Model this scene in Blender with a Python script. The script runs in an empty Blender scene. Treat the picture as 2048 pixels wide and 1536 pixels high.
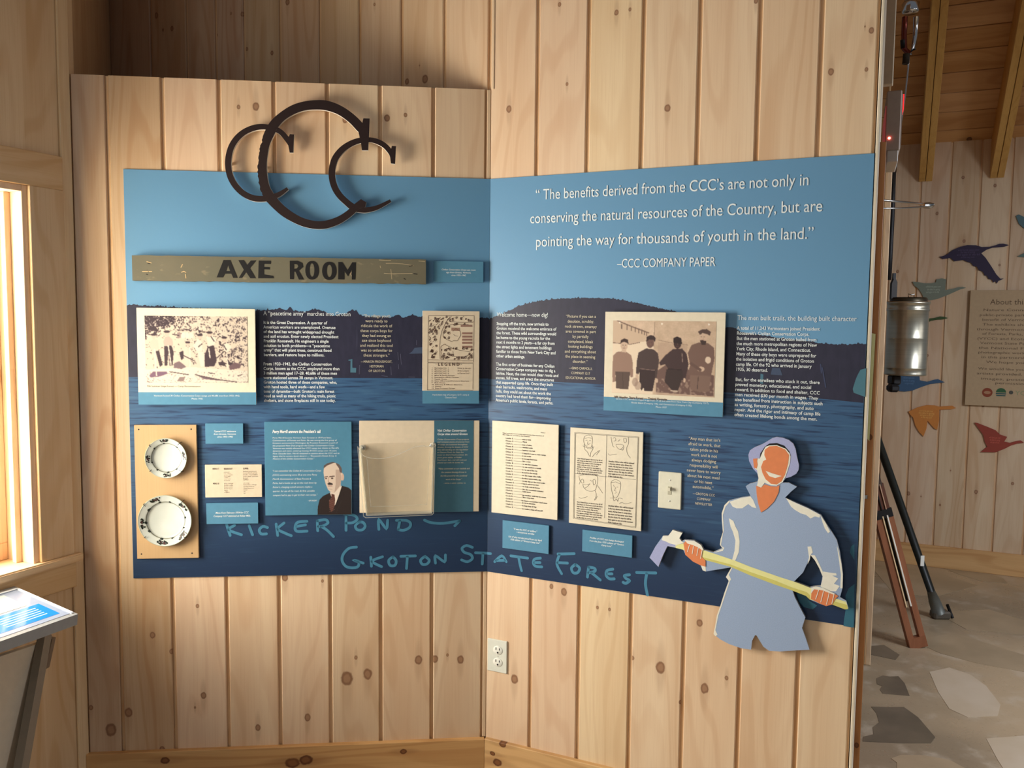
import bpy, bmesh, math, random
import numpy as np
from mathutils import Vector, Matrix
from mathutils.geometry import tessellate_polygon

S = bpy.context.scene
COL = S.collection
rnd = random.Random(7)

# ------------------------------------------------------------------ camera, world, lights, exposure
FPX, PITCH, ROLL, CAMZ = 1683.7, 0.0771, 0.0105, 1.48
_F = Vector((0, math.cos(PITCH), -math.sin(PITCH)))
_R = Vector((1, 0, 0)); _U = _R.cross(_F)
CR = math.cos(ROLL)*_R + math.sin(ROLL)*_U
CU = -math.sin(ROLL)*_R + math.cos(ROLL)*_U
CAM = Vector((0, 0, CAMZ))
cd = bpy.data.cameras.new('camera'); cam = bpy.data.objects.new('camera', cd); COL.objects.link(cam)
cd.sensor_width = 36.0; cd.lens = FPX/2048*36; cd.clip_start = 0.02
m = Matrix((CR, CU, -_F)).transposed().to_4x4(); m.translation = CAM; cam.matrix_world = m
S.camera = cam

w = bpy.data.worlds.new('world'); S.world = w; w.use_nodes = True
bg = w.node_tree.nodes['Background']; bg.inputs[0].default_value = (0.80, 0.88, 1.0, 1); bg.inputs[1].default_value = 0.12
S.view_settings.view_transform = 'Standard'; S.view_settings.look = 'None'
S.view_settings.exposure = 0.35; S.view_settings.gamma = 1.0; S.view_settings.use_curve_mapping = False
S.cycles.use_denoising = True
S.cycles.max_bounces = 8; S.cycles.transparent_max_bounces = 12

def area(name, loc, aim, sx, sy, power, col):
    l = bpy.data.lights.new(name, 'AREA'); l.shape = 'RECTANGLE'; l.size = sx; l.size_y = sy; l.energy = power; l.color = col
    o = bpy.data.objects.new(name, l); COL.objects.link(o); o.location = loc
    o.rotation_euler = (Vector(aim)-Vector(loc)).to_track_quat('-Z', 'Y').to_euler(); return o
# daylight by the left window and from the right; other lamps are added fill
area('daylight_window', (-2.10, 2.10, 1.42), (0.75, 1.9, 1.60), 1.3, 1.3, 112, (1.0, 0.97, 0.92))
area('fill_jamb', (-1.86, 1.66, 1.30), (-1.42, 2.36, 1.30), .30, .9, 13, (1.0, 0.86, 0.58))  # added lamp just outside the window, aimed to brighten the jamb
area('fill_low_left', (-1.9, -1.0, 0.75), (0.2, 2.5, 2.0), 1.1, .8, 5, (1.0, 0.94, 0.85))  # added low fill behind the viewer, no opening there
area('fill_back', (-2.4, -2.2, 2.5), (0.6, 2.4, 2.2), 2.4, 1.4, 13, (1.0, 0.96, 0.89))  # added unseen frontal fill for the walls
area('daylight_far_room', (4.9, 1.6, 1.7), (2.4, 3.2, 0.0), 1.4, 1.4, 9, (0.95, 0.94, 0.95))
area('fill_floor_pool', (2.75, 2.0, 2.0), (2.15, 2.75, 0.0), .6, .6, 34, (0.82, 0.88, 1.0))  # lamp added overhead to make the bluish pool on the floor

# ------------------------------------------------------------------ geometry of the place
def ray(px, py):
    return (CR*((px-1024)/FPX) + CU*((768-py)/FPX) + _F).normalized()
def hit_z(px, py, z):
    d = ray(px, py); return CAM + d*((z-CAMZ)/d.z)
def at_depth(px, py, y):
    d = ray(px, py); return CAM + d*(y/d.y)
class Frame:
    """A vertical plane: u runs to the right along it, the normal faces the room (local -y)."""
    def __init__(s, ox, oy, th):
        s.o = Vector((ox, oy, 0)); s.th = th
        s.X = Vector((math.cos(th), math.sin(th), 0)); s.Y = Vector((-math.sin(th), math.cos(th), 0))
    def uv(s, px, py, off=0.0):
        d = ray(px, py); o = s.o - s.Y*off
        t = (o-CAM).dot(s.Y)/d.dot(s.Y); p = CAM + d*t
        return (p-s.o).dot(s.X), p.z
    def pt(s, u, z, off=0.0):
        return s.o + s.X*u - s.Y*off + Vector((0, 0, z))
CX, CY, TA, TB = -0.0726, 2.604, 0.0999, 0.4328
L = Frame(CX, CY, TA)            # left partition
Rw = Frame(CX, CY, -TB)          # right wall
ZT, ZB = 0.4244+CAMZ, 0.4244-1.22+CAMZ   # mural top, bottom
ZBASE = -1.3379+CAMZ; ZPART = 0.6908+CAMZ

# ------------------------------------------------------------------ helpers
def lin(c): 
    return tuple(((x/255)/12.92 if x/255 <= .04045 else ((x/255+.055)/1.055)**2.4) for x in c)
def c4(c): return (*lin(c), 1)
class NT:
    def __init__(s, name):
        s.m = bpy.data.materials.new(name); s.m.use_nodes = True; s.t = s.m.node_tree; s.n = s.t.nodes
        s.b = s.n['Principled BSDF']; s.out = s.n['Material Output']
    def new(s, kind, **kw):
        n = s.n.new(kind)
        for k, v in kw.items(): setattr(n, k, v)
        return n
    def link(s, a, b): s.t.links.new(a, b)
    def put(s, v, sock):
        if hasattr(v, 'is_output') or isinstance(v, bpy.types.NodeSocket): s.link(v, sock)
        elif v is not None: sock.default_value = v
    def ma(s, op, a, b=None, c=None, clamp=False):
        n = s.new('ShaderNodeMath', operation=op, use_clamp=clamp)
        s.put(a, n.inputs[0])
        if b is not None: s.put(b, n.inputs[1])
        if c is not None: s.put(c, n.inputs[2])
        return n.outputs[0]
    def ramp(s, v, a, b, c=0.0, d=1.0):
        n = s.new('ShaderNodeMapRange', interpolation_type='SMOOTHSTEP'); s.put(v, n.inputs[0])
        for i, x in enumerate((a, b, c, d)): s.put(x, n.inputs[i+1])
        return n.outputs[0]
    def mix(s, f, a, b):
        n = s.new('ShaderNodeMix', data_type='RGBA'); s.put(f, n.inputs[0]); s.put(a, n.inputs[6]); s.put(b, n.inputs[7]); return n.outputs[2]
    def comb(s, x, y, z):
        n = s.new('ShaderNodeCombineXYZ'); s.put(x, n.inputs[0]); s.put(y, n.inputs[1]); s.put(z, n.inputs[2]); return n.outputs[0]
    def noise(s, vec, scale=1.0, detail=2.0, rough=.5):
        n = s.new('ShaderNodeTexNoise'); s.put(vec, n.inputs['Vector']); n.inputs['Scale'].default_value = scale
        n.inputs['Detail'].default_value = detail; n.inputs['Roughness'].default_value = rough; return n.outputs['Fac']
    def obj(s):
        t = s.new('ShaderNodeTexCoord'); x = s.new('ShaderNodeSeparateXYZ'); s.link(t.outputs['Object'], x.inputs[0])
        return x.outputs[0], x.outputs[1], x.outputs[2]
    def attr(s, name):
        a = s.new('ShaderNodeAttribute', attribute_type='OBJECT', attribute_name=name); return a
    def base(s, v): s.put(v, s.b.inputs['Base Color'])
    def set(s, rough=.5, metal=0.0, spec=.5, **kw):
        s.b.inputs['Roughness'].default_value = rough; s.b.inputs['Metallic'].default_value = metal
        s.b.inputs['Specular IOR Level'].default_value = spec
        for k, v in kw.items(): s.b.inputs[k].default_value = v
        return s.m
    def bump(s, h, strength=.2, dist=.001):
        n = s.new('ShaderNodeBump'); n.inputs['Strength'].default_value = strength; n.inputs['Distance'].default_value = dist
        s.put(h, n.inputs['Height']); s.link(n.outputs[0], s.b.inputs['Normal'])
_mc = {}
def flat(col, rough=.55, metal=0.0, spec=.3, var=.04):
    k = ('flat', tuple(col), rough, metal, spec)
    if k in _mc: return _mc[k]
    t = NT('paint_%d_%d_%d' % tuple(col)); x, y, z = t.obj()
    n = t.noise(t.comb(x, y, z), 60, 3)
    a = c4([v*(1-var) for v in col]); b = c4([min(255, v*(1+var)) for v in col])
    t.base(t.mix(n, a, b)); _mc[k] = t.set(rough, metal, spec); return _mc[k]
def pine(name, light, dark, knotc, rough=.45, horiz=False, rings=.5, spec=.35):
    t = NT(name); x, y, z = t.obj()
    if horiz: x, z = z, x
    sd = t.attr('seed').outputs['Fac']
    so_ = t.ma('MULTIPLY', sd, 37.0)
    low = t.noise(t.comb(t.ma('MULTIPLY_ADD', x, 6.0, so_), t.ma('MULTIPLY', y, 3.0), t.ma('MULTIPLY', z, .9)), 1, 1.5)
    ph = t.ma('MULTIPLY', low, 26.0)
    s_ = t.ma('SINE', t.ma('MULTIPLY_ADD', x, 70.0, t.ma('MULTIPLY', ph, 2.2)))
    rg = t.ramp(s_, .15, 1.0)
    fine = t.noise(t.comb(t.ma('MULTIPLY_ADD', x, 260.0, so_), t.ma('MULTIPLY', y, 40.0), t.ma('MULTIPLY', z, 5.0)), 1, 3)
    tone = t.noise(t.comb(t.ma('MULTIPLY_ADD', x, 11.0, so_), y, t.ma('MULTIPLY', z, .8)), 1, 2)
    c = t.mix(t.ramp(tone, .3, .72), c4(light), c4([l*.55+d*.45 for l, d in zip(light, dark)]))
    c = t.mix(t.ma('MULTIPLY', rg, t.ma('MULTIPLY', t.ramp(tone, .25, .7, .25, 1.0), rings)), c, c4(dark))
    c = t.mix(t.ma('MULTIPLY', t.ramp(fine, .45, .75), .28), c, c4(dark))
    ti = t.attr('tint').outputs['Color']            # tone offset per board (r,g,b)
    mx = t.new('ShaderNodeMix', data_type='RGBA', blend_type='ADD'); mx.inputs[0].default_value = 1.0
    t.put(c, mx.inputs[6]); t.link(ti, mx.inputs[7]); c = mx.outputs[2]
    jit = t.noise(t.comb(t.ma('MULTIPLY', x, 90.0), 0.0, t.ma('MULTIPLY', z, 60.0)), 1, 2)
    for i in range(4):
        a = t.attr('knot%d' % i); sp = t.new('ShaderNodeSeparateXYZ'); t.link(a.outputs['Vector'], sp.inputs[0])
        r = t.ma('MAXIMUM', sp.outputs[2], .0002)
        dx = t.ma('DIVIDE', t.ma('SUBTRACT', x, sp.outputs[0]), r)
        dz = t.ma('DIVIDE', t.ma('SUBTRACT', z, sp.outputs[1]), t.ma('MULTIPLY', r, 1.3))
        d = t.ma('SQRT', t.ma('ADD', t.ma('MULTIPLY', dx, dx), t.ma('MULTIPLY', dz, dz)))
        d = t.ma('ADD', d, t.ma('MULTIPLY', t.ma('SUBTRACT', jit, .5), .5))
        st = t.ma('SQRT', t.ma('ADD', t.ma('MULTIPLY', dx, dx), t.ma('MULTIPLY', t.ma('MULTIPLY', dz, dz), .06)))
        c = t.mix(t.ramp(st, 1.5, .6, 0, .3), c, c4([k*.5+l*.5 for k, l in zip(knotc, dark)]))
        c = t.mix(t.ramp(d, 1.15, .85, 0, .92), c, c4(knotc))
        c = t.mix(t.ramp(d, .75, .45, 0, .75), c, c4([k*.5+l*.5 for k, l in zip(knotc, dark)]))
    t.base(c); t.bump(fine, .12, .0006)
    return t.set(rough, 0, spec)
PINE = pine('pine_boards', (235, 209, 175), (211, 173, 135), (136, 96, 70))
PINEW = pine('pine_window_boards', (232, 202, 164), (208, 166, 124), (136, 96, 70), horiz=True)
PINEB = pine('pine_trim', (226, 184, 130), (190, 138, 86), (92, 48, 26), rings=.7)
PINEH = pine('pine_baseboard', (222, 180, 124), (190, 140, 86), (92, 46, 24), horiz=True, rings=.7)
PINEC = pine('pine_ceiling', (214, 168, 116), (176, 126, 76), (70, 40, 22), horiz=True, rings=.5)
RAFT = pine('rafter_wood', (214, 168, 96), (176, 128, 62), (70, 40, 20), horiz=False, rings=.4)
DOORW = pine('stained_wood', (186, 128, 76), (150, 92, 48), (84, 44, 20), rings=.7)
PLY = pine('plywood', (204, 170, 126), (190, 152, 108), (160, 116, 80), rings=.25)
CREAM = flat((228, 218, 194), .5)
CREAM2 = flat((224, 208, 182), .5)
BLUE = flat((88, 142, 172), .45)
BLUEL = flat((100, 162, 192), .45)
WHITE = flat((236, 236, 226), .35)
TEXTW = flat((232, 240, 240), .6)
TEXTC = flat((222, 214, 188), .6)
INK = flat((72, 64, 58), .7)
INKB = flat((58, 44, 40), .7)
BLACK = flat((24, 22, 22), .5)
STEEL = flat((176, 178, 178), .28, 1.0)
CHROME = flat((205, 205, 205), .15, 1.0)

def mesh_obj(name, verts, faces, mat, parent=None, mats=None, idx=None, smooth=False):
    me = bpy.data.meshes.new(name); me.from_pydata([tuple(v) for v in verts], [], faces)
    for mm in (mats or [mat]): me.materials.append(mm)
    if idx: me.polygons.foreach_set('material_index', idx)
    if smooth: me.polygons.foreach_set('use_smooth', [True]*len(me.polygons))
    me.update(); o = bpy.data.objects.new(name, me); COL.objects.link(o)
    if parent: o.parent = parent
    return o
def box_mesh(name, x0, x1, y0, y1, z0, z1, mat, bev=0.0, seg=1, only_vertical=False):
    bm = bmesh.new(); bmesh.ops.create_cube(bm, size=1)
    for v in bm.verts:
        v.co = Vector((x0 if v.co.x < 0 else x1, y0 if v.co.y < 0 else y1, z0 if v.co.z < 0 else z1))
    if bev:
        es = [e for e in bm.edges if (abs(e.verts[0].co.z-e.verts[1].co.z) > 1e-6 and min(e.verts[0].co.y, e.verts[1].co.y) < (y0+y1)/2)] if only_vertical else bm.edges[:]
        bmesh.ops.bevel(bm, geom=es, offset=bev, segments=seg, affect='EDGES')
    me = bpy.data.meshes.new(name); bm.to_mesh(me); bm.free(); me.materials.append(mat); return me
def add(me, name, parent=None, loc=None, rz=None):
    o = bpy.data.objects.new(name, me); COL.objects.link(o)
    if parent: o.parent = parent
    if loc is not None: o.location = loc
    if rz is not None: o.rotation_euler = (0, 0, rz)
    return o
def box(name, x0, x1, y0, y1, z0, z1, mat, parent=None, bev=0.0, seg=1, loc=None, rz=None):
    return add(box_mesh(name, x0, x1, y0, y1, z0, z1, mat, bev, seg), name, parent, loc, rz)
def empty(name, loc, rz=0.0):
    o = bpy.data.objects.new(name, None); COL.objects.link(o); o.location = loc; o.rotation_euler = (0, 0, rz); o.empty_display_size = .05; return o
def tag(o, label, cat, group=None):
    o['label'] = label; o['category'] = cat
    if group: o['group'] = group
    return o
def prism(name, pts, yf, yb, mat, parent=None, holes=(), side=None, loc=None):
    """Outline in (x, z), front face at y=yf, back at y=yb."""
    loops = [[Vector((p[0], p[1], 0)) for p in lp] for lp in [pts, *holes]]
    tri = tessellate_polygon(loops); allp = [p for lp in loops for p in lp]; n = len(allp)
    vs = [(p.x, yf, p.y) for p in allp] + [(p.x, yb, p.y) for p in allp]
    fs, idx = [], []
    for t in tri:
        a, b, c = (allp[i] for i in t)
        cr = (b.x-a.x)*(c.y-a.y)-(b.y-a.y)*(c.x-a.x)
        t = tuple(t) if cr > 0 else tuple(reversed(t))
        fs.append(t); idx.append(0)                      # normal towards -y
        fs.append(tuple(i+n for i in reversed(t))); idx.append(1 if side else 0)
    k = 0
    for lp in loops:
        m_ = len(lp); ar = sum(lp[i].x*lp[(i+1) % m_].y-lp[(i+1) % m_].x*lp[i].y for i in range(m_))
        flip = (ar > 0) == (k == 0)
        for i in range(m_):
            a, b = k+i, k+(i+1) % m_
            fs.append((a, a+n, b+n, b) if flip else (a, b, b+n, a+n)); idx.append(1 if side else 0)
        k += m_
    o = mesh_obj(name, vs, fs, mat, parent, mats=[mat, side] if side else None, idx=idx if side else None)
    if loc is not None: o.location = loc
    return o
def ribbon_geo(lines, width, y, closed_caps=6):
    """Flat strokes with rounded ends in the (x, z) plane at depth y; each point may carry its own width."""
    vs, fs = [], []
    for ln in lines:
        P = [(p[0], p[1], (p[2] if len(p) > 2 else width)) for p in ln]; n = len(P); b = len(vs); D = []
        for i in range(n-1):
            dx, dz = P[i+1][0]-P[i][0], P[i+1][1]-P[i][1]; l = math.hypot(dx, dz) or 1e-9; D.append((dx/l, dz/l))
        for i, (x, z, w_) in enumerate(P):
            a, c = D[max(0, i-1)], D[min(n-2, i)]; nx, nz = -(a[1]+c[1]), a[0]+c[0]; l = math.hypot(nx, nz)
            if l < .3: nx, nz, l = -c[1], c[0], 1.0
            nx, nz = nx/l, nz/l; k = min(1.6, 1/max(.3, nx*-c[1]+nz*c[0]))*w_/2
            vs += [(x+nx*k, y, z+nz*k), (x-nx*k, y, z-nz*k)]
        fs += [(b+2*i, b+2*i+1, b+2*i+3, b+2*i+2) for i in range(n-1)]
        if closed_caps:
            for (x, z, w_), (dx, dz) in ((P[0], (-D[0][0], -D[0][1])), (P[-1], D[-1])):
                b = len(vs); a0 = math.atan2(dz, dx)-math.pi/2
                vs += [(x+math.cos(a0+k*math.pi/closed_caps)*w_/2, y, z+math.sin(a0+k*math.pi/closed_caps)*w_/2) for k in range(closed_caps+1)]
                fs.append(tuple(range(b, b+closed_caps+1)))
    return vs, fs
def smooth_line(pts, n=5):
    """Catmull-Rom through the points."""
    P = [tuple(p) for p in pts]
    if len(P) < 3: return P
    out = []; Q = [P[0]]+P+[P[-1]]
    for i in range(1, len(Q)-2):
        for k in range(n):
            t = k/n; o = []
            for d in range(len(P[0])):
                a, b, c, e = Q[i-1][d], Q[i][d], Q[i+1][d], Q[i+2][d]
                o.append(.5*((2*b)+(-a+c)*t+(2*a-5*b+4*c-e)*t*t+(-a+3*b-3*c+e)*t**3))
            out.append(tuple(o))
    out.append(P[-1]); return out
def strokes(name, lines, width, y, mat, parent, caps=6):
    vs, fs = ribbon_geo(lines, width, y, caps)
    return mesh_obj(name, vs, fs, mat, parent)
def tube(name, pts, r, mat, parent=None, seg=10, radii=None):
    vs, fs = [], []
    pts = [Vector(p) for p in pts]
    for i, p in enumerate(pts):
        d = (pts[min(i+1, len(pts)-1)]-pts[max(i-1, 0)]).normalized()
        a = Vector((0, 0, 1)) if abs(d.z) < .9 else Vector((1, 0, 0))
        u = d.cross(a).normalized(); v = d.cross(u)
        rr = radii[i] if radii else r
        vs += [p+(u*math.cos(k*2*math.pi/seg)+v*math.sin(k*2*math.pi/seg))*rr for k in range(seg)]
    for i in range(len(pts)-1):
        for k in range(seg):
            a = i*seg+k; b = i*seg+(k+1) % seg; fs.append((a, b, b+seg, a+seg))
    fs.append(tuple(range(seg))); fs.append(tuple(reversed(range(len(vs)-seg, len(vs)))))
    return mesh_obj(name, vs, fs, mat, parent, smooth=True)
def lathe(name, prof, mat, parent=None, seg=48, axis='y', smooth=True, mats=None, idx_of=None):
    """prof: (radius, h) pairs, revolved about local y (towards -y = h) or z."""
    vs, fs, idx = [], [], []
    for r, h in prof:
        for k in range(seg):
            a = 2*math.pi*k/seg
            vs.append((r*math.cos(a), -h, r*math.sin(a)) if axis == 'y' else (r*math.cos(a), r*math.sin(a), h))
    for i in range(len(prof)-1):
        for k in range(seg):
            a = i*seg+k; b = i*seg+(k+1) % seg
            fs.append((a, b, b+seg, a+seg)); idx.append(idx_of(i) if idx_of else 0)
    return mesh_obj(name, vs, fs, mat, parent, mats=mats, idx=idx if mats else None, smooth=smooth)
TEXTS = []
def text(body, x, z, y, size, mat, parent, width=None, align='LEFT', pitch=None, bold=0.0, name='lettering', shear=0.0, res=2, rot=None):
    cu = bpy.data.curves.new(name, 'FONT'); cu.body = body; cu.size = size; cu.align_x = align; cu.resolution_u = res
    cu.fill_mode = 'FRONT'; cu.offset = bold*size; cu.shear = shear
    if pitch: cu.space_line = pitch/size
    cu.materials.append(mat)
    o = bpy.data.objects.new(name, cu); COL.objects.link(o); o.parent = parent
    o.location = (x, y, z); o.rotation_euler = (math.pi/2, 0, 0)
    if width: TEXTS.append((o, width))
    return o

# mounted things: everything on a wall is described by the wall frame's own (u, z)
class Mount:
    """Local frame of a thing fixed to a wall; converts photograph measurements to its own x, z."""
    def __init__(s, fr, u, z, off, name, dz=0.0):
        s.fr, s.u, s.z, s.off = fr, u, z, off
        s.root = empty(name, fr.pt(u, z, off), fr.th)
    def xz(s, px, py, off=None):
        u, z = s.fr.uv(px, py, s.off if off is None else off); return u-s.u, z-s.z
def px_rect(fr, c, off):
    q = [fr.uv(x, y, off) for x, y in c]
    return (q[0][0]+q[3][0])/2, (q[1][0]+q[2][0])/2, (q[2][1]+q[3][1])/2, (q[0][1]+q[1][1])/2
def card(fr, name, label, cat, c, front, thick, mat, group=None, side=None, back=0.0, spacer=None, bev=.0006, board='board'):
    """A board fixed to the wall; front = distance of its face from the mural face, origin at its lower middle on the face."""
    u0, u1, z0, z1 = px_rect(fr, c, front)
    M = Mount(fr, (u0+u1)/2, z0, front, name); hw = (u1-u0)/2; h = z1-z0
    tag(M.root, label, cat, group)
    box(board, -hw, hw, 0, thick, 0, h, mat, M.root, bev)
    if front-thick-back > .002:
        for sx in (-.6, .6):
            me = box_mesh('spacer', sx*hw-.012, sx*hw+.012, thick, front-back, h*.2, h*.8, BLACK)
            add(me, 'spacer', M.root)
    M.hw, M.h = hw, h
    return M
def block(M, body, left, right, b0, b1, mat, align='LEFT', bold=.0, y=-.0004, k=.86, shear=0.0, xm=None, res=2):
    """Text block from photograph measurements: longest line spans left..right, first/last baselines b0/b1 (pixels)."""
    n = body.count('\n'); xm = left if xm is None else xm
    xl, zl = M.xz(left, b0); xr, _ = M.xz(right, b0); x0, z0 = M.xz(xm, b0); x1, z1 = M.xz(xm, b1)
    pitch = (z0-z1)/n if n else None
    size = pitch*k if n else k
    x = xl if align == 'LEFT' else (xl+xr)/2
    return text(body, x, z0, y, size, mat, M.root, xr-xl, align, pitch, bold, shear=shear, res=res)

# ------------------------------------------------------------------ materials of single surfaces
def floor_mat():
    t = NT('stained_concrete'); x, y, z = t.obj(); v = t.comb(x, y, z)
    a = t.noise(v, 1.1, 4); b = t.noise(v, 7, 6, .6); c = t.noise(v, 60, 3)
    col = t.mix(t.ramp(a, .35, .65), c4((186, 164, 132)), c4((146, 130, 106)))
    col = t.mix(t.ma('MULTIPLY', t.ramp(b, .5, .72), .55), col, c4((204, 190, 168)))
    col = t.mix(t.ma('MULTIPLY', t.ramp(c, .6, .8), .4), col, c4((80, 70, 60)))
    t.base(col); t.put(t.ramp(b, .3, .7, .22, .5), t.b.inputs['Roughness']); t.bump(b, .25, .002)
    t.b.inputs['Specular IOR Level'].default_value = .6
    return t.m
def stone_mat(name, c1, c2):
    t = NT(name); x, y, z = t.obj(); v = t.comb(x, y, z)
    a = t.noise(v, 5, 5); t.base(t.mix(t.ramp(a, .3, .7), c4(c1), c4(c2))); t.bump(a, .3, .002); return t.set(.3, 0, .6)
def sky_print():
    t = NT('mural_sky'); x, y, z = t.obj()
    g = t.ramp(z, .45, 1.22); n = t.noise(t.comb(t.ma('MULTIPLY', x, 2.0), 0.0, t.ma('MULTIPLY', z, 3.0)), 1, 3)
    c = t.mix(g, c4((112, 166, 206)), c4((99, 149, 187)))
    c = t.mix(t.ma('MULTIPLY', n, .35), c, c4((104, 156, 190)))
    t.base(c); return t.set(.42, 0, .4)
def water_print():
    t = NT('mural_water'); x, y, z = t.obj()
    g = t.ramp(z, .0, .50)
    c = t.mix(g, c4((30, 52, 84)), c4((58, 94, 132)))
    n = t.noise(t.comb(t.ma('MULTIPLY', x, 9.0), 0.0, t.ma('MULTIPLY', z, 150.0)), 1, 3)
    amt = t.ramp(z, .14, .36, .15, .9)
    c = t.mix(t.ma('MULTIPLY', t.ramp(n, .5, .68), amt), c, c4((32, 52, 86)))
    c = t.mix(t.ma('MULTIPLY', t.ramp(n, .44, .28), t.ma('MULTIPLY', amt, .5)), c, c4((82, 124, 156)))
    t.base(c); return t.set(.42, 0, .4)
def forest_print():
    t = NT('mural_forest'); x, y, z = t.obj()
    n = t.noise(t.comb(t.ma('MULTIPLY', x, 60.0), 0.0, t.ma('MULTIPLY', z, 22.0)), 1, 4)
    st = t.noise(t.comb(t.ma('MULTIPLY', x, 120.0), 0.0, t.ma('MULTIPLY', z, 5.0)), 1, 2)
    c = t.mix(n, c4((30, 34, 52)), c4((56, 54, 76)))
    c = t.mix(t.ma('MULTIPLY', t.ramp(st, .68, .8), .35), c, c4((90, 88, 112)))
    t.base(c); return t.set(.42, 0, .4)
SKY, WATER, FOREST = sky_print(), water_print(), forest_print()
CHALK = flat((74, 132, 160), .5)
CHALKD = flat((72, 132, 162), .5)
def acrylic():
    t = NT('clear_acrylic'); t.n.remove(t.b)
    tr = t.new('ShaderNodeBsdfTransparent'); tr.inputs[0].default_value = (.998, .996, .99, 1)
    gl = t.new('ShaderNodeBsdfGlossy'); gl.inputs['Roughness'].default_value = .06
    lw = t.new('ShaderNodeLayerWeight'); fac = t.ma('ADD', .02, t.ma('MULTIPLY', t.ma('POWER', lw.outputs['Facing'], 5.0), .2))
    mx = t.new('ShaderNodeMixShader'); t.link(fac, mx.inputs[0]); t.link(tr.outputs[0], mx.inputs[1]); t.link(gl.outputs[0], mx.inputs[2])
    t.link(mx.outputs[0], t.out.inputs[0]); return t.m
def acrylic_edge():
    t = NT('acrylic_edge'); t.n.remove(t.b)
    tr = t.new('ShaderNodeBsdfTransparent'); tr.inputs[0].default_value = (.97, .97, .94, 1)
    gl = t.new('ShaderNodeBsdfDiffuse'); gl.inputs[0].default_value = (.85, .83, .74, 1)
    g2 = t.new('ShaderNodeBsdfGlossy'); g2.inputs['Roughness'].default_value = .2
    mx = t.new('ShaderNodeMixShader'); mx.inputs[0].default_value = .38; t.link(tr.outputs[0], mx.inputs[1]); t.link(gl.outputs[0], mx.inputs[2])
    m2 = t.new('ShaderNodeMixShader'); m2.inputs[0].default_value = .08; t.link(mx.outputs[0], m2.inputs[1]); t.link(g2.outputs[0], m2.inputs[2])
    t.link(m2.outputs[0], t.out.inputs[0]); return t.m
ACR, ACRE = acrylic(), acrylic_edge()

# ------------------------------------------------------------------ planked walls
BOFF = -0.004                     # face of the boards behind the mural face
def planked(fr, name, seams, z0, z1, slab=.03, gap=.010, kn=(), tints=None, mat=PINE, thick=.007, tint_all=0.0, slab_back=None, bev=.0028):
    """One wall: a slab, and each board a piece of its own with a chamfered joint."""
    root = box(name, seams[0], seams[-1], thick-BOFF, (slab_back or thick+slab)-BOFF, z0, z1, mat, loc=fr.o, rz=fr.th)
    root['kind'] = 'structure'; root['seed'] = 3.3
    root['tint'] = [-.10, -.13, -.13]
    for i in range(len(seams)-1):
        a, b = seams[i]+gap/2, seams[i+1]-gap/2
        me = box_mesh('plank', -(b-a)/2, (b-a)/2, 0, thick, 0, z1-z0, mat, bev, 1, True)
        o = add(me, 'plank', root, ((a+b)/2, -BOFF, z0))
        o['seed'] = rnd.random()*10
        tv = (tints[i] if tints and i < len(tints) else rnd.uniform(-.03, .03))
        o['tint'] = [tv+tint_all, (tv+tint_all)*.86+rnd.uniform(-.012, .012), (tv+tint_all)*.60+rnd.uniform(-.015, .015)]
        ks = []
        for (px, py, rp) in kn:
            u, z = fr.uv(px, py, BOFF)
            if seams[i] <= u < seams[i+1] and z0 < z < z1:
                ks.append((u-(a+b)/2, z-z0, rp/FPX*1.75))
        while len(ks) < 2: ks.append((rnd.uniform(-.07, .07), rnd.choice((-.6, 3.5)), .001))
        for q, kk in enumerate(ks[:4]): o['knot%d' % q] = list(kk)
    return root
def seam_us(fr, xs, y):
    return [fr.uv(x, y, BOFF)[0] for x in xs]

KR = [(1018, 218, 8), (1134, 168, 4), (1119, 9, 5), (1233, 25, 6), (1260, 19, 4), (1335, 216, 8), (1743, 61, 6), (1733, 139, 4), (1662, 144, 7), (1730, 53, 2), (1512, 2, 5),
      (1029, 1358, 11), (1103, 1173, 6), (1128, 1184, 9), (1100, 1300, 3), (1117, 1357, 5), (1195, 1215, 4), (1219, 1219, 4), (1255, 1241, 10), (1321, 1335, 13),
      (1399, 1246, 8), (1409, 1377, 11), (1361, 1405, 5), (1265, 1316, 5), (1264, 1405, 6), (1652, 1371, 3), (1453, 1356, 5),
      (313, 31, 8), (326, 60, 4), (344, 57, 7), (434, 70, 4), (484, 28, 6), (494, 98, 5), (544, 106, 6), (575, 4, 8), (462, 27, 4), (749, 9, 4), (850, 158, 10), (814, 163, 7), (839, 131, 2)]
KL = [(477, 214, 5), (512, 213, 9), (690, 240, 7), (774, 236, 8), (811, 230, 5), (305, 1270, 8), (257, 1425, 11), (222, 1460, 15), (182, 1415, 6), (324, 1499, 8), (395, 1212, 5), (407, 1391, 8), (390, 1415, 3),
      (516, 1455, 8), (570, 1155, 9), (645, 1162, 4), (615, 1435, 9), (712, 1315, 5), (694, 1357, 17), (735, 1348, 13), (837, 1320, 11), (895, 1310, 4), (921, 1319, 10), (870, 1318, 9), (343, 1303, 6)]
RSE = seam_us(Rw, (216, 300, 372, 430, 487, 559, 639, 719, 803.5, 889.5, 980, 1077, 1179, 1289, 1402, 1522, 1646, 1766), 0)
END_U = Rw.uv(1729, 760, BOFF)[0]
RSE[-1] = END_U
print('SEAMS R', [round(b-a, 3) for a, b in zip(RSE, RSE[1:])])
wall_r = planked(Rw, 'wall_right', RSE, 0.0, 3.3, kn=KR, tints=[-.20, -.17, -.20, -.22, -.19, -.17, -.15, -.13, -.08, -.03, .0, .0, .02, 0, .01, -.02, 0], slab_back=.12)  # leftmost boards: browner wood, plus recess shade put into their tints
LSE = [-1.222]+seam_us(L, (212, 324, 437, 547, 654, 760, 867, 966), 170)[0:]
LSE[-1] = -0.012
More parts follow.
